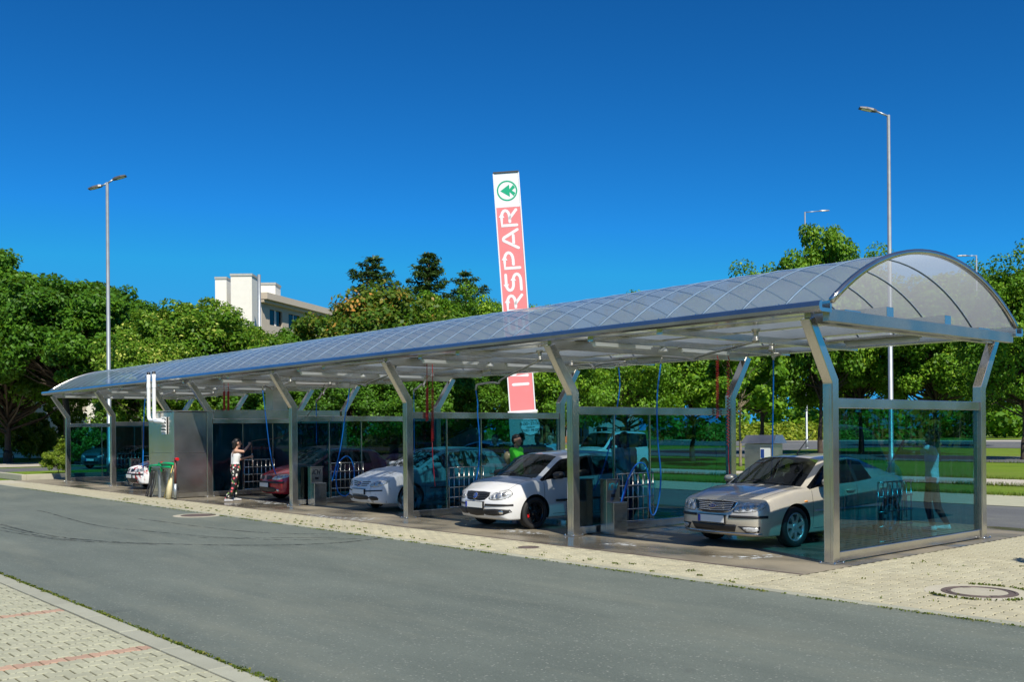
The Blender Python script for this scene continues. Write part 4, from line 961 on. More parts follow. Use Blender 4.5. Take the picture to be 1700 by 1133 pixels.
# ================================================================== cars
def car_cage(S):
    """closed cage; returns verts, faces, material ids. Nose at y=0 pointing to -y."""
    L, W, H = S['L'], S['W'], S['H']; zb = .19
    hz, cz = S['nose_z'], S['cowl_z']; cy = S['cowl_y']; wy, wz = S['wst_y'], S['wst_z']; ry, rz_ = S['rend_y'], S['rend_z']; gy, gz = S['rg_y'], S['rg_z']
    bf, brr = S['belt_f'], S['belt_r']; tw = S.get('tumble', .74); ax = S['axle']
    pf, pr = S.get('plan', .17), .12
    def ring(y, wf, rows, tops, dy=None, zbot=zb):
        """rows: 5 (xfrac, z); tops: 4 (xfrac, z) towards the centre; dy(xfrac, z) shifts y"""
        f = dy or (lambda x, z: 0)
        half = [(0, zbot), (.35, zbot), (.62, zbot), (.80, zbot)] + list(rows) + list(tops)
        return [Vector((x * W * wf, y + f(x, z), z)) for x, z in half]
    R = []
    # nose
    nose_dy = lambda x, z: pf * x * x + max(0, z - .55) * .28 + max(0, .3 - z) * .25
    R.append(ring(0.0, .97, [(.84, .21), (.88, .36), (.89, .50), (.88, .60), (.83, hz - .02)], [(.70, hz), (.5, hz + .02), (.27, hz + .03), (0, hz + .035)], nose_dy))
    R.append(ring(.22, 1.0, [(.90, .20), (.955, .35), (.965, .50), (.955, .62), (.90, hz + .035)], [(.74, hz + .06), (.5, hz + .075), (.27, hz + .085), (0, hz + .09)], lambda x, z: .14 * x * x))
    ff = lambda t: hz + .09 + (cz - hz - .09) * t
    hh = lambda y: ff(min(1, max(0, (y - .22) / (cy - .22))) ** .8)
    a2 = min(ax, cy - .30)
    R.append(ring(a2, 1.0, [(.94, .20), (.985, .34), (1.0, .52), (.995, .66), (.93, hh(a2) - .015)], [(.78, hh(a2) - .005), (.52, hh(a2) + .01), (.27, hh(a2) + .02), (0, hh(a2) + .025)]))
    m_ = a2 + .62 * (cy - a2)
    R.append(ring(m_, 1.0, [(.95, .20), (.985, .34), (.995, .52), (.99, .68), (.94, hh(m_) - .005)], [(.80, hh(m_) + .0), (.54, hh(m_) + .015), (.28, hh(m_) + .025), (0, hh(m_) + .03)]))
    # cowl
    R.append(ring(cy, 1.0, [(.95, .20), (.98, .34), (.99, .53), (.985, .72), (.945, bf - .02)], [(.90, bf + .005), (.82, cz), (.42, cz + .02), (0, cz + .025)], lambda x, z: .28 * x * x - .10 if z > bf - .05 else 0))
    # windscreen top
    R.append(ring(wy, 1.0, [(.95, .20), (.98, .34), (.99, .53), (.985, .74), (.95, bf + .01)], [(tw + .03, wz - .075), (tw - .07, wz - .02), (.36, wz + .02), (0, wz + .03)], lambda x, z: .12 * x * x if z > bf + .1 else -.35 * (z > bf - .1)))
    rt = [(tw + .025, H - .095), (tw - .075, H - .03), (.36, H), (0, H + .008)]
    yb = S.get('bp_y', (wy + ry) / 2 - .1)
    for y in (yb - .045, yb + .045):
        t_ = (y - wy) / (ry - wy)
        R.append(ring(y, 1.0, [(.95, .20), (.98, .34), (.99, .53), (.985, .74), (.95, bf + (brr - bf) * t_ + .005)], rt))
    yc = ry - S.get('cp', .30)
    R.append(ring(yc, 1.0, [(.95, .20), (.98, .34), (.99, .53), (.985, .76), (.945, brr)], [(tw + .015, (H + rz_) / 2 - .10), (tw - .085, (H + rz_) / 2 - .025), (.36, (H + rz_) / 2 + .005), (0, (H + rz_) / 2 + .01)], lambda x, z: (S.get('cslant', .25) if z < brr + .1 and z > brr - .15 else 0)))
    R.append(ring(ry, 1.0, [(.95, .20), (.98, .34), (.99, .53), (.98, .76), (.935, brr + .02)], [(tw - .02, rz_ - .10), (tw - .11, rz_ - .03), (.34, rz_), (0, rz_ + .005)], lambda x, z: (.30 * S.get('cslant', .25) / .25 if z < brr + .1 and z > brr - .15 else 0) - .06 * x * x))
    R.append(ring(gy, .985, [(.94, .21), (.98, .35), (.985, .53), (.97, .76), (.90, gz - .03)], [(.80, gz - .01), (.66, gz), (.34, gz + .012), (0, gz + .016)], lambda x, z: -.10 * x * x if z > gz - .1 else 0))
    tz = S['tail_z']
    R.append(ring(L - .02, .95, [(.84, .26), (.89, .38), (.90, .54), (.87, .74), (.80, tz - .02)], [(.66, tz), (.5, tz + .005), (.27, tz + .01), (0, tz + .01)], lambda x, z: -pr * x * x - max(0, z - .6) * .12, zbot=.26))
    ns = len(R); K = 13
    V = []; idx = {}
    for s in range(ns):
        for k in range(K):
            v = R[s][k]; idx[(s, k, 1)] = len(V); V.append(v)
            if 0 < k < K - 1: idx[(s, k, -1)] = len(V); V.append(Vector((-v.x, v.y, v.z)))
            else: idx[(s, k, -1)] = idx[(s, k, 1)]
    F = []; MI = []
    BODY, WSC, SIDE, REAR, BPIL = 0, 1, 2, 3, 4
    for s in range(ns - 1):
        for k in range(K - 1):
            for sg in (1, -1):
                f = [idx[(s, k, sg)], idx[(s + 1, k, sg)], idx[(s + 1, k + 1, sg)], idx[(s, k + 1, sg)]]
                if sg > 0: f = f[::-1]
                mi = BODY
                if s == 4 and k >= 10: mi = WSC
                if k == 8 and s in (4, 5, 7): mi = SIDE
                if k == 8 and s == 6: mi = BPIL
                if k == 8 and s == 8 and S.get('q_window', False): mi = SIDE
                if k >= 10 and s == 9: mi = REAR
                if k == 8 and s in (7, 8, 9) and S.get('panel_van'): mi = BODY
                F.append(f); MI.append(mi)
    # caps: rows bottom(k3..)-> use side rows 4..8 as row heights, columns 3,2,1,0 / 9..12
    for s, front in ((0, True), (ns - 1, False)):
        cols_top = [8, 9, 10, 11, 12]; cols_bot = [4, 3, 2, 1, 0]
        rows = [4, 5, 6, 7, 8]
        grid = {}
        for ri, k in enumerate(rows):
            for ci in range(5):
                for sg in (1, -1):
                    if ci == 0: grid[(ri, ci, sg)] = idx[(s, k, sg)]
                    elif ri == 0: grid[(ri, ci, sg)] = idx[(s, cols_bot[ci], sg)]
                    elif ri == 4: grid[(ri, ci, sg)] = idx[(s, cols_top[ci], sg)]
                    else:
                        if ci == 4 and sg < 0: grid[(ri, ci, sg)] = grid[(ri, ci, 1)]; continue
                        side = R[s][k]; xt = R[s][cols_top[ci]].x; 
                        xf = xt / (W * .97)
                        z = side.z + (0.012 * ci)
                        if front: y = nose_dy(xf, z) + (-.035 if ri in (1, 2) else (-.012 if ri == 3 else 0)) * (1 if True else 0)
                        else: y = L - .02 - pr * xf * xf - max(0, z - .6) * .12 + (.04 if ri in (1, 2) else .01)
                        grid[(ri, ci, sg)] = len(V); V.append(Vector((sg * xt, y, z)))
        for ri in range(4):
            for ci in range(4):
                for sg in (1, -1):
                    f = [grid[(ri, ci, sg)], grid[(ri, ci + 1, sg)], grid[(ri + 1, ci + 1, sg)], grid[(ri + 1, ci, sg)]]
                    if (sg > 0) != front: f = f[::-1]
                    f = f[::-1]
                    F.append(f); MI.append(BODY)
    cr = {}
    def cre(a, b, v): cr[tuple(sorted((a, b)))] = v
    for s in range(ns):
        for sg in (1, -1):
            if s < ns - 1:
                if 4 <= s <= 9: cre(idx[(s, 8, sg)], idx[(s + 1, 8, sg)], .65); cre(idx[(s, 9, sg)], idx[(s + 1, 9, sg)], .55)
                cre(idx[(s, 4, sg)], idx[(s + 1, 4, sg)], .4)
                if s == 4: cre(idx[(s, 10, sg)], idx[(s + 1, 10, sg)], .6)
                if s < 4: cre(idx[(s, 8, sg)], idx[(s + 1, 8, sg)], .35); cre(idx[(s, 9, sg)], idx[(s + 1, 9, sg)], .25)
            for k in range(8, 12):
                if s in (4,): cre(idx[(s, k, sg)], idx[(s, k + 1, sg)], .75)
                if s in (5, 9): cre(idx[(s, k, sg)], idx[(s, k + 1, sg)], .5)
                if s == 10: cre(idx[(s, k, sg)], idx[(s, k + 1, sg)], .4)
                if s == 0: cre(idx[(s, k, sg)], idx[(s, k + 1, sg)], .45)
            for s_ in (6, 7): 
                cre(idx[(s_, 8, sg)], idx[(s_, 9, sg)], 1.0)
    return V, F, MI, cr
def eval_mesh(o):
    dg = bpy.context.evaluated_depsgraph_get(); dg.update(); e = o.evaluated_get(dg)
    return bpy.data.meshes.new_from_object(e, depsgraph=dg)
def split_by_mat(me):
    """numpy split of a mesh by material index"""
    out = {}
    vs = np.empty(len(me.vertices) * 3); me.vertices.foreach_get('co', vs); vs = vs.reshape(-1, 3)
    for p_ in me.polygons: out.setdefault(p_.material_index, []).append(tuple(p_.vertices))
    return vs, out
def submesh(name, vs, faces, mat, smooth=True, off=0.0):
    used = sorted({i for f in faces for i in f}); mp = {q: i for i, q in enumerate(used)}
    me = bpy.data.meshes.new(name); me.from_pydata([tuple(vs[i]) for i in used], [], [tuple(mp[i] for i in f) for f in faces])
    me.polygons.foreach_set('use_smooth', [smooth] * len(me.polygons)); me.materials.append(M[mat]); me.update()
    if off:
        nn = [v.normal.copy() for v in me.vertices]
        for v, n_ in zip(me.vertices, nn): v.co += n_ * off
        me.update()
    return me
def part(name, me, parent):
    o = bpy.data.objects.new(name, me); link(o); o.parent = parent; return o
def patch(name, poly, view, bvh, mat, parent, off=.006, step=.05, thick=.012, smooth=True, label=None, close=True):
    """piece of trim that follows the body: outline poly in (x,z) for front/rear, (y,z) for left/right, (x,y) for top"""
    P = [Vector(q) for q in poly]; n = len(P)
    # refine the outline
    out = []
    for i in range(n):
        a, b = P[i], P[(i + 1) % n]; k = max(1, int((b - a).length / step))
        out += [a.lerp(b, j / k) for j in range(k)]
    mnx, mxx = min(q.x for q in out), max(q.x for q in out); mny, mxy = min(q.y for q in out), max(q.y for q in out)
    nb = len(out); pts = list(out)
    nx, ny = int((mxx - mnx) / step), int((mxy - mny) / step)
    for i in range(1, nx + 1):
        for j in range(1, ny + 1): pts.append(Vector((mnx + i * (mxx - mnx) / (nx + 1), mny + j * (mxy - mny) / (ny + 1))))
    r = delaunay_2d_cdt(pts, [(i, (i + 1) % nb) for i in range(nb)], [list(range(nb))], 1, 1e-5)
    v2, fs = r[0], r[2]
    V = []
    for q in v2:
        if view == 'front': o_, d = Vector((q.x, -3, q.y)), Vector((0, 1, 0))
        elif view == 'rear': o_, d = Vector((q.x, 9, q.y)), Vector((0, -1, 0))
        elif view == 'right': o_, d = Vector((3, q.x, q.y)), Vector((-1, 0, 0))
        elif view == 'left': o_, d = Vector((-3, q.x, q.y)), Vector((1, 0, 0))
        else: o_, d = Vector((q.x, q.y, 3)), Vector((0, 0, -1))
        hit = bvh.ray_cast(o_, d)
        V.append(None if hit[0] is None else hit[0] - d * off)
    good = [v for v in V if v is not None]
    if not good: return None
    V = [v if v is not None else min(good, key=lambda g: 0) for v in V]
    d = {'front': Vector((0, 1, 0)), 'rear': Vector((0, -1, 0)), 'right': Vector((-1, 0, 0)), 'left': Vector((1, 0, 0)), 'top': Vector((0, 0, -1))}[view]
    F = []
    for f in fs:
        a, b, c = (V[i] for i in f[:3])
        nrm = (b - a).cross(c - a)
        F.append(tuple(f) if nrm.dot(d) < 0 else tuple(reversed(f)))
    # rim down to the body
    ec = {}
    for f in F:
        for i in range(len(f)):
            e = (f[i], f[(i + 1) % len(f)]); ec[e] = 1
    rim = [e for e in ec if (e[1], e[0]) not in ec]; k = len(V); mp = {}
    V2 = list(V); F2 = list(F)
    for a, b in rim:
        for q in (a, b):
            if q not in mp: mp[q] = len(V2); V2.append(V[q] + d * thick)
        F2.append((b, a, mp[a], mp[b]))
    me = bpy.data.meshes.new(name); me.from_pydata(V2, [], F2); sm = [smooth] * len(F) + [False] * len(rim); me.polygons.foreach_set('use_smooth', sm); me.materials.append(M[mat]); me.update()
    o = part(name, me, parent)
    if label: o['label'] = label
    return o
def rect(x0, x1, z0, z1): return [(x0, z0), (x1, z0), (x1, z1), (x0, z1)]
def mir(poly): return [(-a, b) for a, b in poly][::-1]
def circ(cx, cz, r, n=14, ry=None): return [(cx + r * math.cos(2 * math.pi * i / n), cz + (ry or r) * math.sin(2 * math.pi * i / n)) for i in range(n)]
def smoothpoly(pl, k=4):
    n = len(pl); out = []
    for i in range(n):
        a, b, c, d = (Vector(pl[(i + j) % n]) for j in (-1, 0, 1, 2))
        for j in range(k):
            t_ = j / k; q = .5 * ((2 * b) + (c - a) * t_ + (2 * a - 5 * b + 4 * c - d) * t_ ** 2 + (3 * b - a - 3 * c + d) * t_ ** 3); out.append((q.x, q.y))
    return out
def wheel_meshes(r, style, width=.20):
    rr_ = r * (.70 if style != 'steel' else .66)
    ty = MB(); w2 = width / 2
    ty.lathe([(rr_, -w2 * .8), (rr_ + .02, -w2), (r * .93, -w2), (r * .985, -w2 * .8), (r, -w2 * .5), (r, -w2 * .1), (r * .985, -w2 * .08), (r * .985, w2 * .08), (r, w2 * .1), (r, w2 * .5), (r * .985, w2 * .8), (r * .93, w2), (rr_ + .02, w2), (rr_, w2 * .8)], axis='x', n=40, close=True)
    rim = MB()
    rim.lathe([(rr_, -w2 * .85), (rr_ + .008, w2 * .86), (rr_ - .018, w2 * .86), (rr_ - .03, w2 * .5), (rr_ - .035, -w2 * .3)], axis='x', n=40)
    ns = {'seven': 7, 'five': 5, 'six': 6, 'steel': 9}.get(style, 5)
    sp = MB()
    for i in range(ns):
        a = 2 * math.pi * i / ns + .3
        c, s = math.cos(a), math.sin(a); u = Vector((0, c, s)); v = Vector((0, -s, c))
        w0, w1 = (.045, .034) if ns >= 6 else (.05, .055)
        x0, x1 = w2 * .62, w2 * .80
        vs = []
        for rad, ww, xo in ((.04, w0, x1 - .012), (rr_ * .5, (w0 + w1) / 2 * .75, x1 - .004), (rr_ - .015, w1, x1)):
            for sx, x in ((-1, xo), (1, xo), (1, xo - .035), (-1, xo - .035)):
                vs.append(u * rad + v * (sx * ww) + Vector((x, 0, 0)))
        fs = [(4 * k + j, 4 * k + 4 + j, 4 * k + 4 + (j + 1) % 4, 4 * k + (j + 1) % 4) for k in range(2) for j in range(4)]
        sp.add(vs, fs)
    hub = MB().lathe([(.001, w2 * .82), (.03, w2 * .82), (.05, w2 * .74), (.065, w2 * .6), (.065, w2 * .2)], axis='x', n=20)
    disc = MB().lathe([(.001, w2 * .1), (rr_ * .72, w2 * .1), (rr_ * .72, w2 * .02), (.001, w2 * .02)], axis='x', n=28)
    return ty, rim, sp, hub, disc
def car(name, label, S, loc, rz, paint, style, face=None, group=None, rim='alloy', caliper=None, glass='car_glass', rubber='black_rubber', detail=True, foam=False, sideglass=None):
    V, F, MI, cr = car_cage(S)
    me = bpy.data.meshes.new('cage'); me.from_pydata(V, [], F)
    for mm in ('paint_white',) * 6: me.materials.append(M[mm])
    me.polygons.foreach_set('material_index', MI); me.polygons.foreach_set('use_smooth', [True] * len(F)); me.update()
    bm = bmesh.new(); bm.from_mesh(me); bmesh.ops.recalc_face_normals(bm, faces=bm.faces); ly = bm.edges.layers.float.get('crease_edge') or bm.edges.layers.float.new('crease_edge')
    for e in bm.edges:
        k = tuple(sorted((e.verts[0].index, e.verts[1].index)))
        if k in cr: e[ly] = cr[k]
    bm.to_mesh(me); bm.free()
    tmp = bpy.data.objects.new('tmp', me); link(tmp)
    sb = tmp.modifiers.new('s', 'SUBSURF'); sb.levels = 3 if detail else 2
    smoothed = eval_mesh(tmp)
    bvh = BVHTree.FromPolygons([v.co.copy() for v in smoothed.vertices], [tuple(p_.vertices) for p_ in smoothed.polygons])
    # wheel arches
    axf, axr = S['axle'], S['axle'] + S['wb']; wr = S['wr']
    cm = MB()
    for y in (axf, axr):
        for sg in (1, -1):
            x0, x1 = sorted((sg * (S['W'] - .27), sg * (S['W'] + .2)))
            cm.lathe([(.001, x0), (wr * 1.16, x0), (wr * 1.16, x1), (.001, x1)], (0, y, wr * 1.02), 'x', 36)
    cme = cm.mesh('cut')
    for mm in ('paint_white',) * 5 + ('black_plastic',): cme.materials.append(M[mm])
    cme.polygons.foreach_set('material_index', [5] * len(cme.polygons))
    bmc = bmesh.new(); bmc.from_mesh(cme); bmesh.ops.remove_doubles(bmc, verts=bmc.verts, dist=.003); bmesh.ops.recalc_face_normals(bmc, faces=bmc.faces); bmc.to_mesh(cme); bmc.free()
    cut = bpy.data.objects.new('cut', cme); link(cut)
    bo = tmp.modifiers.new('b', 'BOOLEAN'); bo.operation = 'DIFFERENCE'; bo.object = cut; bo.solver = 'EXACT'
    try: bo.material_mode = 'INDEX'
    except Exception: pass
    full = eval_mesh(tmp)
    bpy.data.objects.remove(tmp); bpy.data.objects.remove(cut)
    t = thing(name, label, 'car' if 'van' not in name else 'van', loc, rz, group)
    vs, parts = split_by_mat(full)
    arch = []; body = parts.get(0, [])
    bo_ = part('body', submesh('body', vs, body, paint), t)
    try:
        bo_.data.set_sharp_from_angle(angle=math.radians(40))
    except Exception: pass
    if 5 in parts:
        for sgn_ in (1, -1):
            for fr_ in (True, False):
                fc = [f for f in parts[5] if vs[f[0]][0] * sgn_ > 0 and (np.mean([vs[i][1] for i in f]) < (axf + axr) / 2) == fr_]
                if fc: part('wheel_housing', submesh('wheel_housing', vs, fc, 'black_plastic', False), t)
    gnames = {1: 'windscreen', 3: 'rear_window'}
    for mi, faces in parts.items():
        if mi in (1, 3): part(gnames[mi], submesh('g', vs, faces, glass, True, -.004), t)
        if mi == 2:
            sg_ = sideglass or ('car_glass_dark' if glass == 'car_glass' else glass)
            for sgn_ in (1, -1):
                fc = [f for f in faces if vs[f[0]][0] * sgn_ > 0]
                for lo, hi in ((-9, S['bp']), (S['bp'], 99)):
                    ff = [f for f in fc if lo <= np.mean([vs[i][1] for i in f]) < hi]
                    if ff: part('side_window', submesh('g', vs, ff, sg_, True, -.004), t)
        if mi == 4:
            for sgn_ in (1, -1):
                ff = [f for f in faces if vs[f[0]][0] * sgn_ > 0]
                if ff: part('door_pillar', submesh('g', vs, ff, 'dark_trim', True, .002), t)
    # wheels
    ty, ri, sp, hub, disc = wheel_meshes(wr, style)
    wm = [('tyre', ty, rubber), ('rim', ri, rim), ('spokes', sp, rim), ('hub', hub, rim), ('brake_disc', disc, 'steel_dull')]
    wms = []
    for nm, mb, mm in wm:
        q = mb.mesh(nm); q.materials.append(M[mm]); wms.append((nm, q))
    for y in (axf, axr):
        for sg in (1, -1):
            w_ = bpy.data.objects.new('wheel', wms[0][1]); link(w_); w_.parent = t
            w_.location = (sg * (S['W'] - .115), y, wr); w_.rotation_euler = (0, 0, 0 if sg > 0 else math.pi)
            for nm, q in wms[1:]:
                c = bpy.data.objects.new(nm, q); link(c); c.parent = w_
            if caliper:
                cm_ = MB()
                for i in range(6):
                    a0 = math.radians(150 + i * 10); a1 = math.radians(160 + i * 10)
                    cm_.add([(xx, rr_ * math.cos(a), rr_ * math.sin(a)) for xx in (.02, .055) for a in (a0, a1) for rr_ in (wr * .40, wr * .62)], [(4, 5, 7, 6), (0, 2, 3, 1), (0, 1, 5, 4), (2, 6, 7, 3), (1, 3, 7, 5), (0, 4, 6, 2)])
                cm_.build('brake_caliper', caliper, w_)
    # inside
    W, H = S['W'], S['H']; cy = S['cowl_y']; bf = S['belt_f']
    MB().box((-W * .82, cy + .05, .22), (W * .82, S['rg_y'] - .2, .32)).build('floor', 'interior', t)
    MB().add([(sx * W * .80, y, z) for sx in (-1, 1) for y, z in ((cy + .02, .4), (cy + .02, bf - .03), (cy + .35, bf - .01), (cy + .62, bf - .05), (cy + .66, bf - .25), (cy + .4, .4))], [(0, 1, 2, 3, 4, 5), (11, 10, 9, 8, 7, 6)] + [(i, 6 + i, 6 + (i + 1) % 6, (i + 1) % 6) for i in range(6)]).build('dashboard', 'interior', t)
    ysd = cy + 1.35
    for sx in (-1, 1):
        mb = MB(); x = sx * W * .42
        mb.box((x - .24, ysd - .5, .35), (x + .24, ysd, .55)); mb.box((x - .23, ysd - .06, .5), (x + .23, ysd + .08, bf + .18), Matrix.Rotation(-.25, 3, 'X'), (x, ysd, .5)); 
        st_ = mb.build('seat', 'seat_cloth', t, bevel=.05)
        MB().box((x - .12, ysd + .10, bf + .16), (x + .12, ysd + .19, bf + .33)).build('headrest', 'seat_cloth', st_, bevel=.03)
    MB().box((-W * .72, S['rend_y'] - .55, .4), (W * .72, S['rend_y'] - .38, bf + .12)).build('rear_seat', 'seat_cloth', t, bevel=.04)
    x = W * .42
    MB().tube([Vector((x + .18 * math.cos(a), cy + .72 + .07 * math.sin(a), bf - .02 + .165 * math.sin(a))) for a in np.linspace(0, 2 * math.pi, 21)], .016, 6).build('steering_wheel', 'black_plastic', t)
    if detail:
        y = cy + .28
        m_ = MB().box((-.07, cy + .55, S['wst_z'] - .17), (.07, cy + .57, S['wst_z'] - .11)).build('rear_mirror', 'black_plastic', t)
        # door mirrors
        for sx in (-1, 1):
            my = cy + S.get('mir_dy', .45); mz = bf + .09; mx = sx * (W + .10)
            mb = MB(); n = 12; vs2 = []
            for i, (f_, dy) in enumerate(((.05, -.10), (.62, -.085), (.92, -.03), (1, .03), (.97, .06))):
                for j in range(n):
                    a = 2 * math.pi * j / n; ca, sa = math.cos(a), math.sin(a)
                    p = .75; vs2.append((mx + sx * 0 + f_ * .115 * abs(ca) ** p * (1 if ca > 0 else -1), my + dy, mz + f_ * .072 * abs(sa) ** p * (1 if sa > 0 else -1)))
            mb.add(vs2, [(i * n + j, i * n + (j + 1) % n, (i + 1) * n + (j + 1) % n, (i + 1) * n + j) for i in range(4) for j in range(n)] + [tuple(range(4 * n, 5 * n))], True)
            mo = mb.build('door_mirror', S.get('mirror_mat', paint), t)
            MB().bar((sx * (W * .93), my + .02, bf + .02), (mx - sx * .03, my + .02, mz - .05), .05, .035).build('mirror_foot', 'black_plastic', mo)
        # wipers
        for x0 in (-.45, .12):
            p0 = Vector((x0 * W / .85, cy - .05, 0)); p1 = Vector((x0 * W / .85 + .52, cy + .04, 0)); pts = []
            for i in range(7):
                q = p0.lerp(p1, i / 6); h = bvh.ray_cast(Vector((q.x, q.y, 3)), Vector((0, 0, -1))); 
                if h[0]: pts.append(h[0] + Vector((0, 0, .018)))
            if len(pts) > 2: MB().tube(pts, .008, 5).build('wiper', 'black_plastic', t)
    if face: face(t, bvh, S)
    return t
def seams(t, bvh, S, doors, paint_dark='dark_trim'):
    """thin shut lines on both flanks"""
    for vw in ('right', 'left'):
        for y, z0, z1 in doors:
            patch('door_seam', rect(y - .004, y + .004, z0, z1), vw, bvh, 'dark_trim', t, .0015, .06, .004)
        patch('sill_seam', rect(S['axle'] + .45, S['axle'] + S['wb'] - .45, .268, .276), vw, bvh, 'dark_trim', t, .0015, .15, .004)
def handles(t, bvh, S, ys, z, mat):
    for vw in ('right', 'left'):
        for y in ys: patch('door_handle', smoothpoly(rect(y - .09, y + .09, z - .018, z + .018), 2), vw, bvh, mat, t, .028, .05, .03)
def plate(t, bvh, x, z, band=True, w_=.26, h_=.056):
    h = bvh.ray_cast(Vector((x, -3, z)), Vector((0, 1, 0))); y = min(h[0].y, bvh.ray_cast(Vector((x + w_ * .9, -3, z)), Vector((0, 1, 0)))[0].y) - .022
    p_ = MB().box((x - w_, y, z - h_), (x + w_, y + .012, z + h_)).build('number_plate', 'plate_white', t, bevel=.003)
    MB().box((x - w_ - .012, y + .004, z - h_ - .012), (x + w_ + .012, y + .06, z + h_ + .012)).build('plate_holder', 'black_plastic', p_)
    if band: MB().box((x - w_ + .002, y - .0012, z - h_ + .004), (x - w_ + .05, y - .0004, z + h_ - .004)).build('plate_band', 'plate_blue', p_)
def lamp(t, bvh, poly, inner, name='headlight', base='chrome'):
    for f in (lambda q: q, mir):
        o = patch(name, f(poly), 'front', bvh, 'lamp_reflector', t, .004, .03, .01)
        if not o: continue
        for (cx, cz, r) in inner:
            c = circ(cx, cz, r); c = c if f is not mir else mir(c)
            p_ = patch('reflector', c, 'front', bvh, 'alloy', o, .009, .03, .006); 
            c = circ(cx, cz, r * .55); c = c if f is not mir else mir(c)
            patch('bulb_bowl', c, 'front', bvh, 'bulb_grey', o, .012, .03, .004)
        # dark rim
        pl = f(poly); cx_ = sum(a for a, b in pl) / len(pl); cz_ = sum(b for a, b in pl) / len(pl)
        patch('rim', [(cx_ + (a - cx_) * 1.045, cz_ + (b - cz_) * 1.07) for a, b in pl], 'front', bvh, 'dark_trim', o, .0015, .03, .004)
plain('lamp_reflector', (.60, .61, .60), 0.2, 0.2, 0.6, var=.35, vs=22)
plain('bulb_grey', (.34, .34, .34), 0.25, 0.4, 0.5, var=.4, vs=40)

# ---- silver hatchback saloon
S_SILVER = dict(L=4.52, W=.905, H=1.435, nose_z=.735, cowl_z=.925, cowl_y=1.18, wst_y=1.90, wst_z=1.375, rend_y=3.28, rend_z=1.345, rg_y=4.02, rg_z=1.06, belt_f=.915, belt_r=1.01, tail_z=1.02, axle=.95, wb=2.64, wr=.318, tumble=.735, bp=2.62, bp_y=2.62, cp=.25, cslant=.1, plan=.19, q_window=False)
def face_silver(t, b, S):
    gr = smoothpoly([(-.36, .735), (0, .745), (.36, .735), (.40, .70), (.30, .585), (0, .565), (-.30, .585), (-.40, .70)], 3)
    patch('grille_surround', [(a * 1.06, .66 + (z - .66) * 1.13) for a, z in gr], 'front', b, 'chrome', t, .004, .04, .01)
    g = patch('grille', gr, 'front', b, 'black_plastic', t, .009, .04, .01)
    for i in range(5):
        z = .600 + i * .027; hw = .335 + i * .009
        patch('grille_bar', [(-hw, z), (0, z - .006), (hw, z), (hw, z + .011), (0, z + .006), (-hw, z + .011)], 'front', b, 'chrome', g, .017, .06, .012)
    patch('badge_rim', circ(0, .66, .075, 20, .034), 'front', b, 'chrome', g, .030, .05, .02)
    bd = patch('badge', circ(0, .66, .066, 20, .027), 'front', b, 'blue_ink', g, .034, .05, .01)
    mb = MB(); hy = b.ray_cast(Vector((0, -3, .66)), Vector((0, 1, 0)))[0].y
    for st in ([(-.045, .65), (-.03, .672), (-.012, .668)], [(-.034, .661), (-.018, .661)], circ(-.003, .658, .008, 8) + [(.005, .658)], [(.012, .650), (.014, .664), (.022, .664)], circ(.034, .658, .008, 8) + [(.042, .658), (.046, .676)]):
        ribbon(mb, st, .004, lambda a, z, h: (a, hy - .0355 - h, z), .001)
    mb.build('badge_script', 'chrome', g)
    lamp(t, b, smoothpoly([(.40, .575), (.72, .60), (.80, .66), (.80, .735), (.66, .745), (.47, .71)], 3), [(.50, .645, .052), (.615, .66, .055), (.72, .675, .045)])
    for f in (lambda q: q, mir):
        patch('bumper_strip', f(rect(.33, .84, .488, .53)), 'front', b, 'black_plastic', t, .014, .04, .018)
        fo = patch('fog_recess', f([(.47, .365), (.78, .365), (.76, .27), (.58, .262)]), 'front', b, 'black_plastic', t, .004, .04, .006)
        patch('fog_lamp', f(smoothpoly([(.55, .345), (.755, .345), (.74, .282), (.61, .278)], 2)), 'front', b, 'lamp_reflector', fo, .012, .03, .01)
    patch('lower_grille', [(-.46, .385), (.46, .385), (.40, .27), (-.40, .27)], 'front', b, 'black_plastic', t, .006, .05, .01)
    patch('lip', [(-.78, .235), (.78, .235), (.78, .253), (-.78, .253)], 'front', b, 'chrome', t, .012, .05, .02)
    patch('chin', [(-.80, .19), (.80, .19), (.80, .232), (-.80, .232)], 'front', b, 'black_plastic', t, .006, .05, .02)
    plate(t, b, 0, .462)
    # bonnet shut lines
    for sx in (1, -1):
        patch('bonnet_seam', [(sx * .70, .34), (sx * .706, .34), (sx * .765, 1.15), (sx * .757, 1.15)][::sx], 'top', b, 'dark_trim', t, .002, .08, .004)
    seams(t, b, S, [(1.38, .30, .93), (2.62, .30, .98), (3.55, .62, 1.0)])
    handles(t, b, S, (2.42, 3.42), .84, 'paint_silver')
    for vw in ('right', 'left'):
        patch('side_strip', rect(1.42, 3.2, .525, .565), vw, b, 'paint_silver', t, .014, .15, .016)
        patch('side_indicator', rect(1.16, 1.24, .70, .725), vw, b, 'amber', t, .006, .04, .006)
    h = b.ray_cast(Vector((0, 2.2, 3)), Vector((0, 0, -1)))[0]
    MB().tube([h, h + Vector((0, -.02, .02)), h + Vector((0.02, .45, .42))], [.02, .012, .004], 6).build('aerial', 'black_plastic', t)
    # taillights
    for f in (lambda q: q, mir): patch('tail_light', f([(.55, .70), (.84, .72), (.82, .95), (.6, .93)]), 'rear', b, 'red_plastic', t, .006, .05, .01)
car('silver_car', 'champagne silver car parked in the nearest wash bay', S_SILVER, (-2.34, .38, 0), math.radians(-3.0), 'paint_silver', 'seven', face_silver)

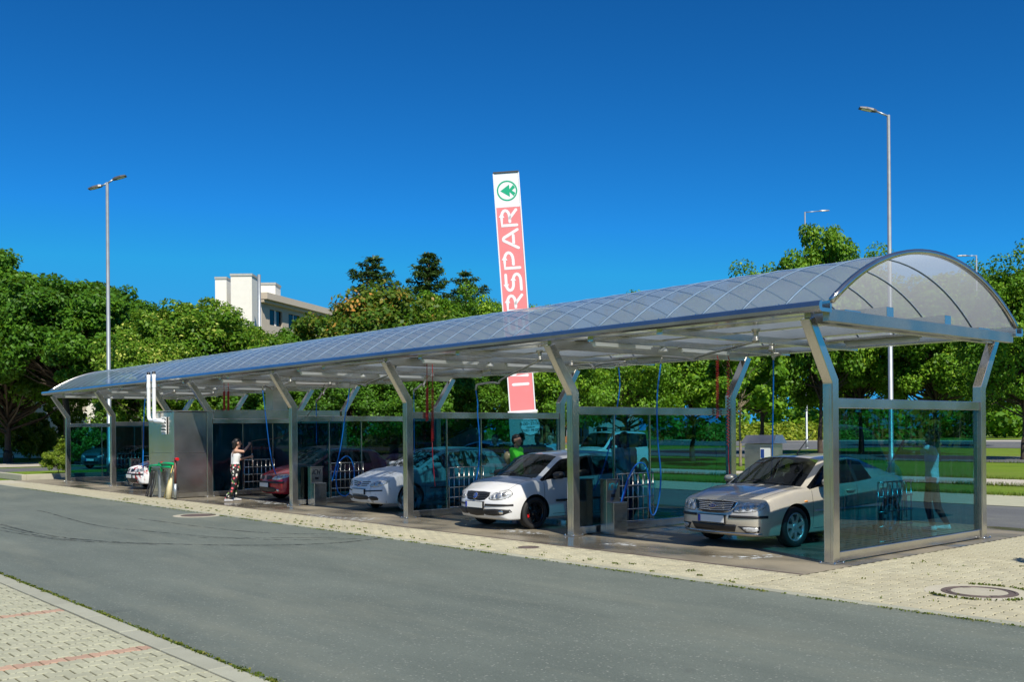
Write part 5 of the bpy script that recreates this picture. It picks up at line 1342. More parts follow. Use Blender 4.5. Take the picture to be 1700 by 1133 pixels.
# ---- white hatchback with black wheels
S_WHITE = dict(L=3.92, W=.825, H=1.465, nose_z=.72, cowl_z=.955, cowl_y=.84, wst_y=1.50, wst_z=1.39, rend_y=3.35, rend_z=1.40, rg_y=3.78, rg_z=1.02, belt_f=.92, belt_r=1.0, tail_z=.98, axle=.81, wb=2.46, wr=.305, tumble=.76, bp=2.35, bp_y=2.35, cp=.28, cslant=.05, plan=.20, mirror_mat='black_plastic')
def hatch_common(t, b, S, strip):
    seams(t, b, S, [(S['cowl_y'] + .2, .32, .92), (S['bp'], .30, .97), (S['rend_y'] - .15, .62, .99)])
    handles(t, b, S, (S['bp'] - .2, S['rend_y'] - .25), .83, strip)
    for f in (lambda q: q, mir): patch('tail_light', f([(.55, .72), (.80, .72), (.78, .95), (.62, .93)]), 'rear', b, 'red_plastic', t, .006, .05, .01)
    for sx in (1, -1):
        patch('bonnet_seam', [(sx * .64, .28), (sx * .646, .28), (sx * .70, S['cowl_y'] - .08), (sx * .692, S['cowl_y'] - .08)][::sx], 'top', b, 'dark_trim', t, .002, .08, .004)
def vw_badge(t, b, z, r):
    patch('badge_rim', circ(0, z, r, 20), 'front', b, 'chrome', t, .026, .05, .02)
    patch('badge', circ(0, z, r * .86, 20), 'front', b, 'blue_ink', t, .029, .05, .01)
    hy = b.ray_cast(Vector((0, -3, z)), Vector((0, 1, 0)))[0].y; mb = MB()
    for st in ([(-.4, .72), (0, .02), (.4, .72)], [(-.76, .28), (-.36, -.72), (0, .02), (.36, -.72), (.76, .28)]):
        ribbon(mb, [(a * r, z + c * r) for a, c in st], r * .17, lambda a, q, h: (a, hy - .0335 - h, q), .0015)
    mb.build('badge_letters', 'chrome', t)
def face_white(t, b, S):
    g = patch('grille', smoothpoly([(-.36, .712), (0, .722), (.36, .712), (.27, .57), (0, .56), (-.27, .57)], 2), 'front', b, 'black_plastic', t, .004, .04, .01)
    for i in range(3): patch('grille_bar', rect(-.29 - .02 * i, .29 + .02 * i, .598 + i * .035, .610 + i * .035), 'front', b, 'dark_trim', g, .014, .06, .012)
    vw_badge(g, b, .642, .064)
    lamp(t, b, smoothpoly([(.36, .60), (.50, .572), (.68, .60), (.74, .67), (.70, .745), (.58, .75), (.43, .68)], 3), [(.56, .655, .062), (.66, .685, .045), (.45, .632, .035)])
    for f in (lambda q: q, mir):
        patch('bumper_strip', f(rect(.30, .77, .462, .50)), 'front', b, 'black_plastic', t, .014, .04, .018)
        v = patch('air_vent', f(smoothpoly([(.27, .395), (.74, .40), (.66, .295), (.28, .285)], 2)), 'front', b, 'black_plastic', t, .005, .04, .008)
        for i in range(3): patch('vent_slat', f(rect(.29, .58, .307 + i * .027, .316 + i * .027)), 'front', b, 'dark_trim', v, .012, .06, .008)
        patch('fog_lamp', f(circ(.63, .345, .036)), 'front', b, 'chrome', v, .014, .03, .01)
    patch('lower_grille', smoothpoly([(-.24, .40), (.24, .40), (.215, .275), (-.215, .275)], 2), 'front', b, 'black_plastic', t, .006, .04, .01)
    patch('chin', [(-.72, .19), (.72, .19), (.72, .215), (-.72, .215)], 'front', b, 'black_plastic', t, .006, .05, .02)
    plate(t, b, 0, .475)
    hatch_common(t, b, S, 'paint_white')
    for vw in ('right', 'left'): patch('side_strip', rect(1.32, 2.95, .505, .545), vw, b, 'black_plastic', t, .014, .15, .016)
car('white_hatchback', 'white hatchback with black wheels in the second wash bay', S_WHITE, (-7.30, -.46, 0), math.radians(-2.0), 'paint_white', 'five', face_white, rim='alloy_black', caliper='red_plastic')

# ---- foam covered hatchback
S_FOAM = dict(L=4.2, W=.88, H=1.485, nose_z=.74, cowl_z=1.0, cowl_y=1.08, wst_y=1.86, wst_z=1.42, rend_y=3.55, rend_z=1.41, rg_y=4.0, rg_z=1.05, belt_f=.97, belt_r=1.03, tail_z=1.0, axle=.88, wb=2.578, wr=.315, tumble=.75, bp=2.5, bp_y=2.5, cp=.3, cslant=.08, plan=.20)
def face_foam(t, b, S):
    for f in (lambda q: q, mir):
        for i in range(3): patch('grille_slot', f([(.09, .60 + i * .042), (.30 + .04 * i, .615 + i * .042), (.30 + .04 * i, .635 + i * .042), (.09, .622 + i * .042)]), 'front', b, 'black_plastic', t, .004, .05, .006)
        patch('bumper_slot', f([(.20, .47), (.74, .50), (.74, .53), (.20, .50)]), 'front', b, 'black_plastic', t, .004, .05, .006)
        patch('fog_recess', f(smoothpoly([(.40, .37), (.62, .37), (.64, .29), (.42, .285)], 2)), 'front', b, 'black_plastic', t, .005, .04, .008)
    vw_badge(t, b, .655, .066)
    lamp(t, b, smoothpoly([(.40, .61), (.58, .59), (.74, .64), (.78, .73), (.68, .745), (.48, .69)], 3), [(.53, .65, .055), (.66, .68, .055)])
    patch('lower_grille', smoothpoly([(-.32, .385), (.32, .385), (.30, .29), (-.30, .29)], 2), 'front', b, 'black_plastic', t, .006, .05, .01)
    plate(t, b, 0, .475, False)
    hatch_common(t, b, S, 'paint_foam_silver')
    for vw in ('right', 'left'): patch('side_strip', rect(1.4, 3.1, .52, .55), vw, b, 'black_plastic', t, .01, .15, .016)
car('foamy_hatchback', 'silver hatchback covered in white soap foam in the third wash bay', S_FOAM, (-12.52, .22, 0), math.radians(-2.0), 'paint_foam_silver', 'five', face_foam, glass='foam_window', rubber='foam_rubber')

# ---- red hatchback
S_RED = dict(L=3.77, W=.82, H=1.42, nose_z=.70, cowl_z=.96, cowl_y=.98, wst_y=1.66, wst_z=1.36, rend_y=3.2, rend_z=1.36, rg_y=3.62, rg_z=1.0, belt_f=.93, belt_r=.98, tail_z=.95, axle=.79, wb=2.47, wr=.295, tumble=.76, bp=2.3, bp_y=2.3, cp=.28, cslant=.05, plan=.22)
def face_red(t, b, S):
    for f in (lambda q: q, mir):
        g = patch('grille', f([(.05, .70), (.34, .685), (.30, .60), (.09, .58)]), 'front', b, 'black_plastic', t, .004, .04, .008)
        patch('fog_lamp', f(circ(.55, .30, .04)), 'front', b, 'chrome', t, .008, .03, .01)
    mb = MB(); hy = b.ray_cast(Vector((0, -3, .65)), Vector((0, 1, 0)))[0].y
    for st in ([(0, .06), (-.042, 0), (0, -.06), (.042, 0), (0, .06)],): ribbon(mb, [(a, .65 + c) for a, c in st], .016, lambda a, q, h: (a, hy - .012 - h, q), .002)
    mb.build('badge', 'chrome', t)
    lamp(t, b, smoothpoly([(.34, .60), (.56, .585), (.73, .65), (.75, .74), (.60, .73), (.42, .68)], 3), [(.52, .65, .06), (.64, .68, .05)])
    patch('bumper_strip', [(-.70, .49), (.70, .49), (.72, .545), (-.72, .545)], 'front', b, 'black_plastic', t, .010, .04, .016)
    patch('lower_grille', smoothpoly([(-.45, .385), (.45, .385), (.40, .25), (-.40, .25)], 2), 'front', b, 'black_plastic', t, .006, .05, .01)
    plate(t, b, 0, .445, False)
    hatch_common(t, b, S, 'paint_red')
car('red_hatchback', 'wet red hatchback being sprayed by the woman', S_RED, (-17.55, .35, 0), math.radians(-2.0), 'paint_red', 'six', face_red)
# ---- foamy red car beyond the plant room
car('foamy_red_car', 'red car nose streaked with foam left of the plant room', dict(S_RED), (-26.15, -.25, 0), math.radians(-3.0), 'paint_foam_red', 'six', face_red, rubber='foam_rubber')

# ---- cars behind the canopy
def face_plain(t, b, S):
    patch('grille', smoothpoly([(-.36, .70), (.36, .70), (.30, .60), (-.30, .60)], 2), 'front', b, 'black_plastic', t, .004, .06, .008)
    lamp(t, b, smoothpoly([(.38, .60), (.62, .60), (.76, .70), (.70, .75), (.46, .69)], 2), [(.57, .66, .055)])
    patch('lower_grille', [(-.5, .40), (.5, .40), (.44, .28), (-.44, .28)], 'front', b, 'black_plastic', t, .006, .06, .01)
    plate(t, b, 0, .48)
    for f in (lambda q: q, mir): patch('tail_light', f([(.60, .74), (.80, .74), (.78, .98), (.66, .96)]), 'rear', b, 'red_plastic', t, .006, .05, .01)
S_MPV = dict(L=4.3, W=.89, H=1.66, nose_z=.80, cowl_z=1.06, cowl_y=.98, wst_y=1.85, wst_z=1.58, rend_y=3.85, rend_z=1.60, rg_y=4.15, rg_z=1.1, belt_f=1.02, belt_r=1.08, tail_z=1.02, axle=.88, wb=2.7, wr=.32, tumble=.78, bp=2.5, bp_y=2.5, cp=.5, cslant=.03, plan=.2, q_window=True)
p_ = at(150, 779, z=0)
car('people_carrier', 'dark teal people carrier parked beyond the far left end glass', S_MPV, (p_.x, p_.y, 0), math.radians(-38 + 90 - 20), 'paint_teal', 'five', face_plain, detail=True)
S_VAN = dict(L=4.05, W=.84, H=1.83, nose_z=.86, cowl_z=1.12, cowl_y=.95, wst_y=1.62, wst_z=1.74, rend_y=3.92, rend_z=1.78, rg_y=4.02, rg_z=1.1, belt_f=1.06, belt_r=1.10, tail_z=1.0, axle=.82, wb=2.7, wr=.30, tumble=.84, bp=2.3, bp_y=2.3, cp=.55, cslant=0.0, plan=.18, q_window=True)
p_ = at(985, 757, z=.9)
p_ = at(955, 789, y=16.5)
van = car('white_van', 'white box van with roof bars standing behind the tinted glass', S_VAN, (p_.x, p_.y, 0), math.radians(4), 'paint_white', 'steel', face_plain)
for y in (1.9, 3.2): MB().tube([(-.6, y, 1.80), (-.58, y, 1.92), (.58, y, 1.92), (.6, y, 1.80)], .025, 6).build('roof_bar', 'black_plastic', van)
S_SALOON = dict(S_SILVER)
p_ = at(640, 760, y=11.5)
car('maroon_car', 'maroon car parked behind the foam covered car bay', dict(S_WHITE, L=4.1), (p_.x, p_.y, 0), math.radians(-80), 'paint_maroon', 'five', face_plain, detail=False)
p_ = at(735, 760, y=12.5)
car('blue_car', 'blue car parked behind glass left of the pylon plinth', dict(S_RED, H=1.5), (p_.x, p_.y, 0), math.radians(-75), 'paint_blue', 'five', face_plain, detail=False)
# vehicles standing right of the canopy, seen mirrored in the tinted glass
S_SUV = dict(L=4.5, W=.91, H=1.70, nose_z=.90, cowl_z=1.10, cowl_y=1.2, wst_y=1.95, wst_z=1.60, rend_y=4.0, rend_z=1.62, rg_y=4.35, rg_z=1.15, belt_f=1.08, belt_r=1.12, tail_z=1.08, axle=.9, wb=2.65, wr=.36, tumble=.77, bp=2.55, bp_y=2.55, cp=.4, cslant=.05, plan=.18, q_window=True)
car('dark_suv', 'dark off road car mirrored in the glass left of the silver car', S_SUV, (13.5, 10.5, 0), math.radians(172), 'paint_dark', 'five', face_plain, detail=False)
car('grey_delivery_van', 'grey van mirrored in the near end glass wall', dict(S_VAN, H=1.95, wst_z=1.86, rend_z=1.9), (4.8, 9.8, 0), math.radians(176), 'paint_grey', 'five', face_plain, detail=False)
# ================================================================== people
plain('skin', (.52, .30, .21), .55, var=.06); plain('skin_tan', (.38, .21, .14), .55, var=.06)
plain('hair_black', (.012, .010, .009), .5, bmp=.6, bs=90); plain('hair_brown', (.05, .03, .018), .55, bmp=.6, bs=90)
plain('cloth_white', (.78, .78, .76), .85, var=.05, bmp=.2); plain('cloth_dark', (.02, .02, .024), .85, bmp=.2); plain('cloth_black', (.01, .01, .01), .85)
plain('cloth_pale', (.62, .76, .84), .85, var=.05, bmp=.2); plain('cloth_neon', (.10, .82, .04), .8, var=.08); plain('cloth_blue', (.24, .48, .62), .85, var=.08); plain('cloth_navy', (.03, .05, .12), .85); plain('cloth_denim', (.06, .09, .16), .9, bmp=.3); plain('cloth_red', (.5, .03, .04), .85); plain('cloth_grey', (.2, .2, .2), .85)
plain('shoe_white', (.75, .75, .75), .6); plain('shoe_grey', (.42, .42, .43), .7); plain('eye_white', (.8, .8, .8), .3); plain('lip', (.42, .13, .12), .5)
def floral():
    m_, t, b, o = nodes('cloth_floral')
    v = coords(t); vo = N(t, 'ShaderNodeTexVoronoi', Scale=15.0, Randomness=1.0); t.links.new(v, vo.inputs['Vector']); v2 = N(t, 'ShaderNodeTexVoronoi', Scale=26.0); t.links.new(v, v2.inputs['Vector'])
    sep = t.nodes.new('ShaderNodeSeparateColor'); t.links.new(vo.outputs['Color'], sep.inputs[0])
    pal = ramp(t, sep.outputs[0], [(0, (.01, .01, .012)), (.28, (.012, .012, .014)), (.30, (.62, .10, .12)), (.48, (.72, .30, .28)), (.50, (.10, .22, .05)), (.66, (.20, .30, .06)), (.68, (.75, .72, .65)), (1, (.78, .75, .7))]); pal.color_ramp.interpolation = 'CONSTANT'
    mk = ramp(t, vo.outputs['Distance'], [(.40, (1, 1, 1)), (.46, (0, 0, 0))]); c = mixc(t, mk.outputs[0], (.01, .01, .012), pal.outputs[0])
    t.links.new(c, b.inputs['Base Color']); b.inputs['Roughness'].default_value = .8; M['cloth_floral'] = m_
floral()
def cone_solid(mb, a, ra, b, rb, n=10):
    a = Vector(a); b = Vector(b); d = b - a; L = d.length
    if L < 1e-5: d = Vector((0, 0, 1)); L = 1e-4
    d.normalize(); x = d.orthogonal().normalized(); y = d.cross(x); prof = []
    for i in range(5): an = -math.pi / 2 + math.pi / 2 * i / 4; prof.append((ra * math.cos(an), ra * math.sin(an)))
    for i in range(5): an = math.pi / 2 * i / 4; prof.append((rb * math.cos(an), L + rb * math.sin(an)))
    vs = []; prof[0] = (ra * .05, -ra); prof[-1] = (rb * .05, L + rb)
    for r, h in prof:
        for j in range(n): q = 2 * math.pi * j / n; vs.append(a + d * h + (x * math.cos(q) + y * math.sin(q)) * r)
    K = len(prof); fs = [(i * n + j, i * n + (j + 1) % n, (i + 1) * n + (j + 1) % n, (i + 1) * n + j) for i in range(K - 1) for j in range(n)] + [tuple(reversed(range(n))), tuple((K - 1) * n + j for j in range(n))]
    mb.add(vs, fs, True)
def fused(name, segs, mat, parent, voxel=.011, smooth=4, flat=None):
    """one continuous surface grown round tapered segments (a, ra, b, rb)"""
    mb = MB()
    for s in segs: cone_solid(mb, *s)
    me = mb.mesh(name); o = bpy.data.objects.new(name, me); link(o)
    r = o.modifiers.new('r', 'REMESH'); r.mode = 'VOXEL'; r.voxel_size = voxel; r.use_smooth_shade = True
    sm = o.modifiers.new('s', 'SMOOTH'); sm.iterations = smooth; sm.factor = .5
    d = o.modifiers.new('d', 'DECIMATE'); d.ratio = .45
    q = eval_mesh(o); bpy.data.objects.remove(o); q.name = name
    q.materials.clear(); q.materials.append(M[mat]); q.polygons.foreach_set('use_smooth', [True] * len(q.polygons))
    return part(name, q, parent)
def person(label, loc, rz, H=1.75, pose=None, top='cloth_white', legs='cloth_denim', shoes='black_rubber', skin='skin', hair='hair_brown', sleeves=.5, shorts=False, female=False, longhair=False, group=None, grip=(), voxel=.011, cap=None):
    """faces -y. joints in metres for a 1.75 m figure, scaled to H"""
    k = H / 1.75; sw = .165 if female else .19; hw = .09
    J = dict(pel=(0, 0, .95), wai=(0, 0, 1.10), che=(0, 0, 1.30), nek=(0, .01, 1.46), hed=(0, -.01, 1.63),
             sL=(sw, .01, 1.42), eL=(sw + .05, .03, 1.14), wL=(sw + .06, -.05, .90), sR=(-sw, .01, 1.42), eR=(-sw - .05, .03, 1.14), wR=(-sw - .06, -.05, .90),
             hL=(hw, 0, .92), kL=(hw + .01, -.02, .50), aL=(hw + .01, .03, .085), hR=(-hw, 0, .92), kR=(-hw - .01, -.02, .50), aR=(-hw - .01, .03, .085))
    if pose: J.update(pose)
    J = {q: Vector(v) * k for q, v in J.items()}
    t = thing('person', label, 'person', loc, rz, group)
    g = .92 if female else 1.0
    seg = []
    A = lambda a, ra, b, rb: seg.append((J[a] if isinstance(a, str) else a, ra * k, J[b] if isinstance(b, str) else b, rb * k))
    off = lambda q, x=0, y=0, z=0: J[q] + Vector((x, y, z)) * k
    torso = lambda e: [(off('pel', s * .065), (.105 + e) * g * k, off('wai', s * .055), (.095 + e) * g * k) for s in (1, -1)] + [(off('wai', s * .055), (.095 + e) * g * k, off('che', s * .075, -.005), (.11 + e) * g * k) for s in (1, -1)] + [(off('che', 0, 0), (.11 + e) * k, J['sL'], (.058 + e) * k), (off('che', 0, 0), (.11 + e) * k, J['sR'], (.058 + e) * k), (J['sL'], (.05 + e) * k, J['sR'], (.05 + e) * k)]
    seg += torso(0)
    if female: seg += [(off('che', s * .07, -.075, -.01), .06 * k, off('che', s * .07, -.06, -.02), .06 * k) for s in (1, -1)]
    A('nek', .052, off('hed', 0, .02, -.06), .05); A(off('che', 0, .02, .06), .07, 'nek', .05)
    hd = (J['hed'] - J['nek']).normalized()
    # head: skull, face, jaw, nose, ears
    seg += [(off('hed', 0, .022, .045), .088 * k, off('hed', 0, .0, .035), .086 * k), (off('hed', 0, -.03, .03), .072 * k, off('hed', 0, -.045, -.055), .05 * k), (off('hed', 0, -.06, -.085), .03 * k, off('hed', 0, -.04, -.075), .045 * k), (off('hed', 0, -.097, .022), .009 * k, off('hed', 0, -.118, -.012), .015 * k)]
    for s in (1, -1): seg += [(off('hed', s * .087, .01, .02), .018 * k, off('hed', s * .085, .015, -.02), .013 * k)]
    for s in 'LR':
        A('s' + s, .055, 'e' + s, .040 * g); A('e' + s, .042 * g, 'w' + s, .027 * g)
        A('h' + s, .095, 'k' + s, .058); A('k' + s, .060, off('k' + s, 0, .02, -.12), .058); A(off('k' + s, 0, .02, -.12), .058, 'a' + s, .038)
        d = J['a' + s]; A('a' + s, .038, d + Vector((0, -.05, -.045)) * k, .04); A(d + Vector((0, -.05, -.045)) * k, .04, d + Vector((0, -.15, -.06)) * k, .03); A('a' + s, .038, d + Vector((0, .035, -.05)) * k, .034)
        # hand: palm, four fingers, thumb
        f = (J['w' + s] - J['e' + s]).normalized(); sx = 1 if s == 'L' else -1
        inn = Vector((-sx, 0, 0)); inn = (inn - f * inn.dot(f)); inn = inn.normalized() if inn.length > .1 else Vector((0, 0, -1)); wd = f.cross(inn).normalized(); wrt = J['w' + s]; curl = 1.0 if s in grip else .35
        palm = wrt + f * .075 * k
        for j in (-1.5, -.5, .5, 1.5): seg.append((wrt, .022 * k, palm + wd * .017 * j * k, .013 * k))
        for j, ln in ((-1.5, .060), (-.5, .074), (.5, .080), (1.5, .068)):
            p0 = palm + wd * .019 * j * k; d1 = (f * math.cos(.9 * curl) + inn * math.sin(.9 * curl)); d2 = (f * math.cos(2.0 * curl) + inn * math.sin(2.0 * curl)); p1 = p0 + d1 * ln * .52 * k; p2 = p1 + d2 * ln * .48 * k
            seg.append((p0, .0095 * k, p1, .0088 * k)); seg.append((p1, .0088 * k, p2, .0075 * k))
        th = wrt + f * .03 * k + wd * .028 * k; t1 = th + (f * .6 + wd * .6 + inn * .4).normalized() * .035 * k; t2 = t1 + (f * .7 + inn * .8 * curl).normalized() * .03 * k
        seg.append((wrt, .02 * k, th, .013 * k)); seg.append((th, .012 * k, t1, .010 * k)); seg.append((t1, .010 * k, t2, .0085 * k))
    body = fused('body', seg, skin, t, voxel * .75, 3)
    for s in (1, -1):
        c = off('hed', s * .032, -.093, .018); MB().lathe([(.001, -.009 * k), (.009 * k, 0), (.001, .009 * k)], c, 'y', 10).build('eye', 'hair_black', t)
    MB().lathe([(.001, -.006 * k), (.022 * k, 0), (.001, .006 * k)], off('hed', 0, -.094, -.05), 'y', 10).build('mouth', 'lip', t).scale = (1, 1, 1)
    # hair
    hs_ = [(off('hed', 0, .035, .065), .092 * k, off('hed', 0, .01, .075), .088 * k), (off('hed', 0, .055, .02), .082 * k, off('hed', 0, .05, -.02), .07 * k)]
    if longhair: hs_ += [(off('hed', 0, .07, .0), .075 * k, off('hed', 0, .09, -.09), .06 * k), (off('hed', 0, .09, .05), .06 * k, off('hed', 0, .12, .04), .05 * k)]
    fused('hair', hs_, hair if not cap else cap, t, voxel)
    if cap: MB().lathe([(.001, .0), (.085 * k, -.004), (.088 * k, .004), (.001, .008)], off('hed', 0, -.10, .075), 'z', 14).build('cap_brim', cap, t)
    # top
    e = .014; ts = torso(e)
    for s in 'LR':
        if sleeves > 0:
            a = J['s' + s]; b = J['e' + s]
            if sleeves <= 1: ts.append((a, .068 * k, a.lerp(b, sleeves), .060 * k))
            else: ts += [(a, .068 * k, b, .056 * k), (b, .056 * k, b.lerp(J['w' + s], .9), .042 * k)]
    if female: ts += [(off('che', s * .07, -.078, -.01), .066 * k, off('che', s * .07, -.06, -.02), .064 * k) for s in (1, -1)]
    if sleeves == 0: ts = [q for i, q in enumerate(ts) if i < 4 or i > 6] + [(off('che', s * .06, 0, 0), .105 * k, off('che', s * .085, .01, .10), .04 * k) for s in (1, -1)]
    # hem
    ts += [(off('pel', s * .07, 0, .02), .12 * g * k, off('pel', s * .07, 0, -.05), .118 * g * k) for s in (1, -1)]
    fused('top', ts, top, t, voxel)
    # trousers
    ls = [(off('pel', .07, 0, .02), (.128 if female else .112) * k, off('pel', -.07, 0, .02), (.128 if female else .112) * k)]
    for s in 'LR':
        q = J['k' + s]; h = J['h' + s]
        if shorts: ls.append((h, .108 * k, h.lerp(q, .85), .085 * k))
        else: ls += [(h, (.124 if female else .104) * k, q, (.078 if female else .068) * k), (q, .068 * k, off('k' + s, 0, .02, -.12), .066 * k), (off('k' + s, 0, .02, -.12), .066 * k, J['a' + s] + Vector((0, 0, .03 * k)), .050 * k)]
    fused('shorts' if shorts else 'trousers', ls, legs, t, voxel)
    for s in 'LR':
        d = J['a' + s]
        fused('shoe', [(d + Vector((0, .03, -.045)) * k, .042 * k, d + Vector((0, -.06, -.045)) * k, .044 * k), (d + Vector((0, -.06, -.045)) * k, .044 * k, d + Vector((0, -.16, -.052)) * k, .034 * k), (d + Vector((0, .01, -.01)) * k, .045 * k, d + Vector((0, -.03, -.03)) * k, .045 * k)], shoes, t, voxel)
    t['_k'] = k
    return t, J
def tolocal(t, p):
    p = Vector(p) - Vector(t.location); c, s = math.cos(-t.rotation_euler.z), math.sin(-t.rotation_euler.z)
    return Vector((p.x * c - p.y * s, p.x * s + p.y * c, p.z))
def toworld(t, p):
    c, s = math.cos(t.rotation_euler.z), math.sin(t.rotation_euler.z); return Vector((p.x * c - p.y * s, p.x * s + p.y * c, p.z)) + Vector(t.location)

# woman with lance, facing +x +y (towards the red car)
wl = at(391, 833, z=0)
wt, J = person('woman in white tank top and flowered leggings spraying the red car', (wl.x, wl.y, 0), math.radians(172), H=1.70, female=True, longhair=True, top='cloth_white', legs='cloth_floral', shoes='shoe_grey', hair='hair_black', sleeves=0, grip='LR',
    pose=dict(sR=(-.15, .02, 1.42), eR=(-.20, -.18, 1.40), wR=(-.12, -.36, 1.58), sL=(.16, -.02, 1.40), eL=(.20, -.16, 1.16), wL=(.10, -.44, 1.24), kL=(.10, -.06, .50), aL=(.11, -.02, .085), hR=(-.09, 0, .92), kR=(-.12, .08, .50), aR=(-.15, .30, .085), hed=(0, -.07, 1.62), che=(0, -.02, 1.30), nek=(0, -.03, 1.46)))
wt.scale = (1.0, 1.0, 1.0); a = toworld(wt, J['wR'] + Vector((0, -.07, .0))); b = toworld(wt, J['wL'] + Vector((0, -.08, 0))); d = (b - a).normalized()
ln = thing('spray_lance', 'pressure lance held by the woman over the red bonnet', 'lance', (0, 0, 0))
MB().tube([a - d * .12, a + d * .28], .02, 8).build('grip', 'black_plastic', ln); MB().tube([a + d * .28, b + d * .55], .011, 8).build('wand', 'chrome', ln); MB().tube([b + d * .55, b + d * .66], .016, 8).build('nozzle', 'black_plastic', ln)
e_ = b + d * .66
hose('dark hose running from the woman lance to the boom', [a - d * .12, a - d * .2 + Vector((.3, .1, -.02)), a + Vector((.9, .5, .25)), a + Vector((1.5, 1.0, .9)), Vector((-18.2, 2.6, 3.28))], 'black_rubber', .010)
# print on her shirt back
# man behind the near end glass
ml = at(1548, 881, z=0)
mt, J = person('man in pale T-shirt with arms raised behind the near end glass', (ml.x, ml.y, 0), math.radians(-62), H=1.80, top='cloth_pale', legs='cloth_black', shoes='shoe_white', hair='hair_black', sleeves=.6, shorts=False, grip='LR',
    pose=dict(eL=(.24, -.20, 1.50), wL=(.12, -.42, 1.52), eR=(-.22, -.24, 1.36), wR=(-.10, -.46, 1.40), kL=(.12, -.08, .50), aL=(.13, .0, .085), kR=(-.12, .08, .50), aR=(-.15, .24, .085)))
MB().box((-.09, .134, 1.25), (.09, .15, 1.29)).box((-.09, .134, 1.36), (.09, .15, 1.40)).box((-.09, .134, 1.29), (-.06, .15, 1.36)).box((.06, .134, 1.29), (.09, .15, 1.36)).build('back_print', 'cloth_black', mt)
a = toworld(mt, J['wL'] + Vector((0, -.08, 0))); b = toworld(mt, J['wR'] + Vector((0, -.08, 0))); tgt = at(1462, 800, x=-2.0); d = (tgt - a).normalized()
ln = thing('spray_lance', 'pressure lance held by the man behind the end glass', 'lance', (0, 0, 0))
MB().tube([a - d * .1, a + d * .3], .02, 8).build('grip', 'black_plastic', ln); MB().tube([a + d * .3, a + d * 1.0], .011, 8).build('wand', 'chrome', ln)
# neon green man by the white hatchback
def stand(label, px, ytop, X, rz, H, **kw):
    q = at(px, 780, x=X)
    return person(label, (q.x, q.y, 0), rz, H=H, voxel=.014, **kw)
stand('man in neon green T-shirt beside the white hatchback', 858, 727, -9.35, math.radians(110), 1.76, top='cloth_neon', legs='cloth_denim', skin='skin_tan', hair='hair_black', sleeves=.6, pose=dict(eL=(.24, .02, 1.14), wL=(.22, -.1, .93), eR=(-.22, -.1, 1.18), wR=(-.1, -.3, 1.2)))
stand('man in white polo shirt with red stripe right of the white hatchback', 1037, 722, -5.75, math.radians(70), 1.80, top='cloth_white', legs='cloth_navy', skin='skin_tan', hair='hair_black', sleeves=.6, pose=dict(eR=(-.26, -.1, 1.18), wR=(-.2, -.32, 1.06)))
stand('man in pale blue T-shirt behind the glass beside the pylon plinth', 915, 727, -12.3, math.radians(10), 1.77, top='cloth_blue', legs='cloth_denim', hair='hair_brown')
stand('bearded figure in dark shirt left of the pale blue shirt', 893, 727, -12.6, math.radians(15), 1.75, top='cloth_grey', legs='cloth_dark', skin='skin_tan', hair='hair_black')
stand('person in black T-shirt behind the foam covered car roof', 822, 727, -12.9, math.radians(20), 1.74, top='cloth_black', legs='cloth_dark', hair='hair_brown', pose=dict(eL=(.27, -.02, 1.17), wL=(.3, -.2, 1.0)))
stand('person in black cap standing just behind the neon green shirt', 866, 722, -11.2, math.radians(60), 1.78, top='cloth_navy', legs='cloth_dark', skin='skin_tan', cap='cloth_black', pose=dict(eR=(-.28, -.14, 1.36), wR=(-.16, -.22, 1.55)))
# balloon tied to the rack
q = at(844, 761, x=-9.7); bl = thing('balloon', 'small beige balloon left of the neon green shirt', 'balloon', (q.x, q.y, 0))
MB().lathe([(.001, -.16), (.02, -.15), (.07, -.10), (.11, -.02), (.115, .05), (.09, .11), (.045, .145), (.001, .155)], (0, 0, q.z), n=20).build('skin', 'balloon_skin', bl)
MB().tube([(0, 0, 0.01), (.02, .01, .5), (0, 0, q.z - .15)], .004, 4).build('string', 'white_plastic', bl)
# ================================================================== vegetation
def leaf_mesh(name, centers, normals, size, mat, tint, aspect=.6, jitter=.9):
    """one diamond-folded leaf spray per centre"""
    n = len(centers); C = np.asarray(centers); Nn = np.asarray(normals)
    Nn = Nn + RNG.normal(0, jitter, (n, 3)); Nn /= np.linalg.norm(Nn, axis=1, keepdims=True) + 1e-9
    r = RNG.normal(0, 1, (n, 3)); U = np.cross(Nn, r); U /= np.linalg.norm(U, axis=1, keepdims=True) + 1e-9; Vv = np.cross(Nn, U)
    s = size * RNG.uniform(.6, 1.3, (n, 1))
    P = np.stack([C - U * s, C - Vv * s * aspect + Nn * s * .18, C + U * s, C + Vv * s * aspect + Nn * s * .18], 1).reshape(-1, 3)
    me = bpy.data.meshes.new(name); me.vertices.add(4 * n); me.vertices.foreach_set('co', P.ravel())
    me.loops.add(4 * n); me.loops.foreach_set('vertex_index', np.arange(4 * n, dtype=np.int32)); me.polygons.add(n)
    me.polygons.foreach_set('loop_start', np.arange(0, 4 * n, 4, dtype=np.int32)); me.polygons.foreach_set('loop_total', np.full(n, 4, dtype=np.int32))
    a = me.attributes.new('tint', 'FLOAT', 'POINT'); a.data.foreach_set('value', np.repeat(np.clip(tint, 0, 1), 4).astype(np.float32))
    me.materials.append(M[mat]); me.update(calc_edges=True); me.validate(); return me
